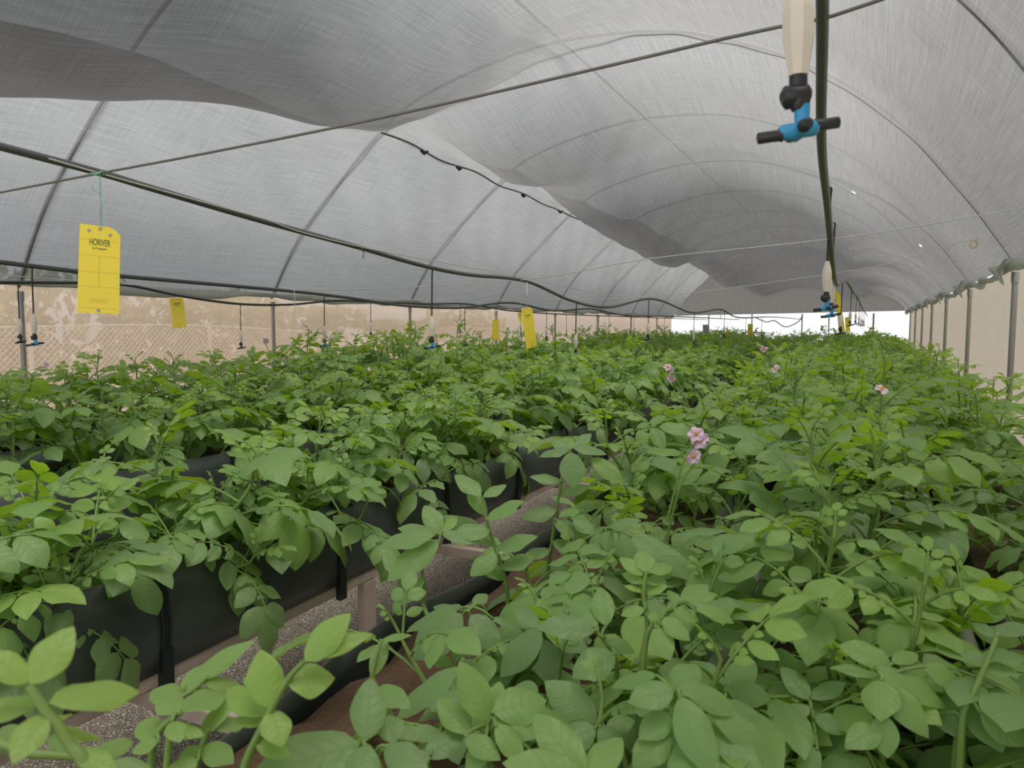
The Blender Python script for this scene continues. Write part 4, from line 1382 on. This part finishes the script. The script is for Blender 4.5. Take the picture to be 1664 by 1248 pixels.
def card(corners, label, curl=0.0, writing=True, mat_='card', notch=True, string=None, group='yellow sticky cards', name='sticky_card', smat='string'):
    """corners: top-left, top-right, bottom-right, bottom-left in space"""
    tl, tr, br, bl = [np.array(c, float) for c in corners]
    o = empty(name, (tl + tr) / 2, 0, label, 'sticky card', group)
    org = (tl + tr) / 2
    w = np.linalg.norm(tr - tl)
    h = np.linalg.norm((bl + br) / 2 - org)
    X = norm((tr - tl) + (br - bl))
    Yv = norm((bl + br) / 2 - org)
    Yv = norm(Yv - X * (X @ Yv))
    Z = np.cross(Yv, X)                # towards the camera side
    if Z @ (EYE - org) < 0:
        Z = -Z

    def pos(a, b, lift=0.0):           # a across -.5..5, b down 0..1
        top = tl + (tr - tl) * (a + .5)
        bot = bl + (br - bl) * (a + .5)
        bend = curl * (math.sin(b * math.pi * .9) * .8 + b * b * .5) * h
        return top + (bot - top) * b + Z * (bend + lift) - org
    m = MB()
    na, nb = 9, 19
    for side, th in ((1, .0006), (-1, -.0006)):
        V, ix = [], {}
        for j in range(nb):
            for i in range(na):
                a, b = i / (na - 1) - .5, j / (nb - 1)
                if notch:
                    cut = max(0.0, (a - .30) / .2) * .075
                    b = cut + b * (1 - cut)
                V.append(pos(a, b, th))
        F = [(j * na + i, j * na + i + 1, (j + 1) * na + i + 1, (j + 1) * na + i) for j in range(nb - 1) for i in range(na - 1)]
        if side < 0:
            F = [f[::-1] for f in F]
        m.add(V, F)
    m.build('card', M[mat_], o)
    if writing:
        for body, b0, size in (('HORIVER', .225, .185 * w), ('by Koppert', .268, .075 * w)):
            me = text_mesh(body, size)
            t = bpy.data.objects.new('lettering', me)
            col.objects.link(t)
            t.parent = o
            sx = .5 * w / max(1e-6, max(v.co.x for v in me.vertices) - min(v.co.x for v in me.vertices)) if body == 'HORIVER' else 1.0
            sy = 1.35 if body == 'HORIVER' else 1.0
            for v in me.vertices:
                v.co = Vector(pos(v.co.x * sx / w, b0 - v.co.y * sy / h, .0011 + v.co.z))
            me.materials.append(M['ink'])
        m = MB()

        def strip(a0, b0, a1, b1, wd):
            P0, P1 = pos(a0, b0, .0012), pos(a1, b1, .0012)
            n_ = norm(np.cross(P1 - P0, Z)) * wd
            V = []
            for t in np.linspace(0, 1, 9):
                c = pos(a0 + (a1 - a0) * t, b0 + (b1 - b0) * t, .0012)
                V += [c - n_, c + n_]
            m.add(V, [(2 * i, 2 * i + 1, 2 * i + 3, 2 * i + 2) for i in range(8)])
        for b_ in (.165, .345, .53, .70, .94):
            strip(-.48, b_, .48, b_, .0004)
        strip(0, .36, 0, .69, .0006)
        ang = np.linspace(0, 2 * math.pi, 25)
        ca = np.clip(np.cos(ang) * 1.5, -1, 1) * .21
        cb = .855 + np.clip(np.sin(ang) * 1.5, -1, 1) * .019
        for i in range(24):
            strip(ca[i], cb[i], ca[i + 1], cb[i + 1], .0004)
        for i in range(10):
            strip(-.15 + .03 * i, .855, -.132 + .03 * i, .855, .0010)
        m.build('printed_grid', M['ink_thin'], o)
        for a_, b_ in ((0.0, .03), (-.27, .065), (.25, .09), (.0, .965)):
            m = MB()
            c = pos(a_, b_, 0)
            m.tube([c - Z * .0008, c + Z * .0018], .045 * w, 12)
            m.build('eyelet', M['eyelet'], o)
    else:
        m = MB()
        c = pos(0, .03, 0)
        m.tube([c - Z * .0008, c + Z * .0018], .05 * w, 10)
        m.build('eyelet', M['eyelet'], o)
    if string:
        m = MB()
        m.tube(smooth_path([np.array(s_, float) - org for s_ in string], 5), .0016 if h > .15 else .002, 6)
        m.build('string', M[smat], o)
    return o


def quad(pts, D, dD=0.0):
    return [at(x, y, D + dD * (1 if i in (1, 2) else 0)) for i, (x, y) in enumerate(pts)]


D1 = 2.16
c = card(quad([(130, 363), (196, 372), (194.5, 510.5), (126, 508)], D1, .02), 'large yellow sticky card with green lettering hung on green twine at left', curl=.012,
         string=[at_x(162, 281, -2.12), at(163.5, 320, D1), at(164, 367, D1)], smat='green_string')
m = MB()
o_ = np.array(c.location)
m.tube(smooth_path([at(164, 315, D1) - o_, at(155, 311, D1) - o_, at(151, 306, D1) - o_, at(149.5, 301, D1) - o_], 4), [.0012] * 13, 5)
m.tube(smooth_path([at(171, 283, 2.18) - o_, at(165, 279, 2.16) - o_, at(158, 283, 2.16) - o_, at(147, 282, 2.16) - o_], 4), [.003] * 13, 5)
m.build('knot', M['green_string'], c)
card(quad([(275, 485), (297, 484), (301, 531), (279, 534)], 5.9), 'small curled yellow card hung from the thin black hose at left', curl=-.10, string=[at_x(287, 479.5, -5.2), at_x(287, 482, -5.2), at(286, 487, 5.9)], notch=False)
card(quad([(847, 501.5), (864.5, 498), (873, 562), (855.5, 567.5)], 4.75), 'tilted yellow card tied on white cord in front of the centre plants', curl=.02,
     string=[at_x(857, 457, -2.12), at(856, 475, 4.7), at(857, 490, 4.72), at(856, 501, 4.75)])
card(quad([(841, 509), (846, 508), (849, 523), (845, 527)], 5.1), 'narrow yellow card hung edge-on behind the tilted centre card', curl=-.15, writing=False, notch=False,
     string=[at_x(859, 455, -2.12), at(855, 472, 5.0), at(848, 490, 5.05), at(842, 505, 5.1)])
card(quad([(800, 520), (811, 519.5), (811.5, 552), (800, 552)], 8.2), 'yellow card standing above the plants left of the tilted centre card', writing=False, notch=False,
     string=[at_x(806, 503, -4.1), at(805.5, 521, 8.2)])
card(quad([(1215, 526.5), (1223.5, 526.5), (1223.5, 548.5), (1215, 548.5)], 14), 'yellow card hung before the bright far wall', writing=False, notch=False,
     string=[at_x(1219, 516, -2.12), at(1219, 528, 14)])
card(quad([(1142, 527.5), (1152, 527.5), (1152, 541), (1142, 541)], 17), 'pale grey card hung before the bright far wall', writing=False, notch=False, mat_='card_grey',
     string=[at(1149, 519, 17), at(1149, 528, 17)])
card(quad([(1357, 473), (1363.5, 472), (1373, 540), (1363, 543.5)], 4.3), 'long yellow card turned nearly edge-on beside the right block sprinklers', writing=False, curl=.02,
     string=[on_line(H0, 4.1), at(1360, 474, 4.3)])
card(quad([(1373, 516), (1380, 515), (1382.5, 538.5), (1375, 539.5)], 8.5), 'smaller yellow card just right of the long edge-on card', writing=False, curl=-.05, notch=False,
     string=[on_line(H0, 7.6), at(1377, 517, 8.5)])
card(quad([(1180, 533), (1183, 533), (1183.5, 544), (1180.5, 544)], 15), 'tiny yellow card seen edge-on before the far wall', writing=False, notch=False,
     string=[at(1181.5, 522, 15), at(1181.5, 534, 15)])

# far end: posts of the end wall and a low pipe stand
for i, x in enumerate((-5.35, -3.85, -2.2, -1.35, 0.0)):
    m = MB()
    m.tube([(x, YF - .12, -.02), (x, YF - .12, ZL + .1)], 0.022 if i != 4 else .03, 8)
    tag(m.build('end_post', M['steel']), 'slim steel post of the bright far wall, %s from the left' % ORD[i], 'post', 'posts of the far wall')
m = MB()
a, b = at_y(1206, 545, 24), at_y(1243, 541, 24)
a[2] = b[2] = 1.30
m.tube([a, b], .022, 8)
for e_ in np.linspace(.1, .95, 3):
    p = a + (b - a) * e_
    m.tube([p, [p[0], p[1], 0.0]], .02, 8)
tag(m.build('pipe_stand', M['steel']), 'low grey pipe stand before the far wall', 'stand')
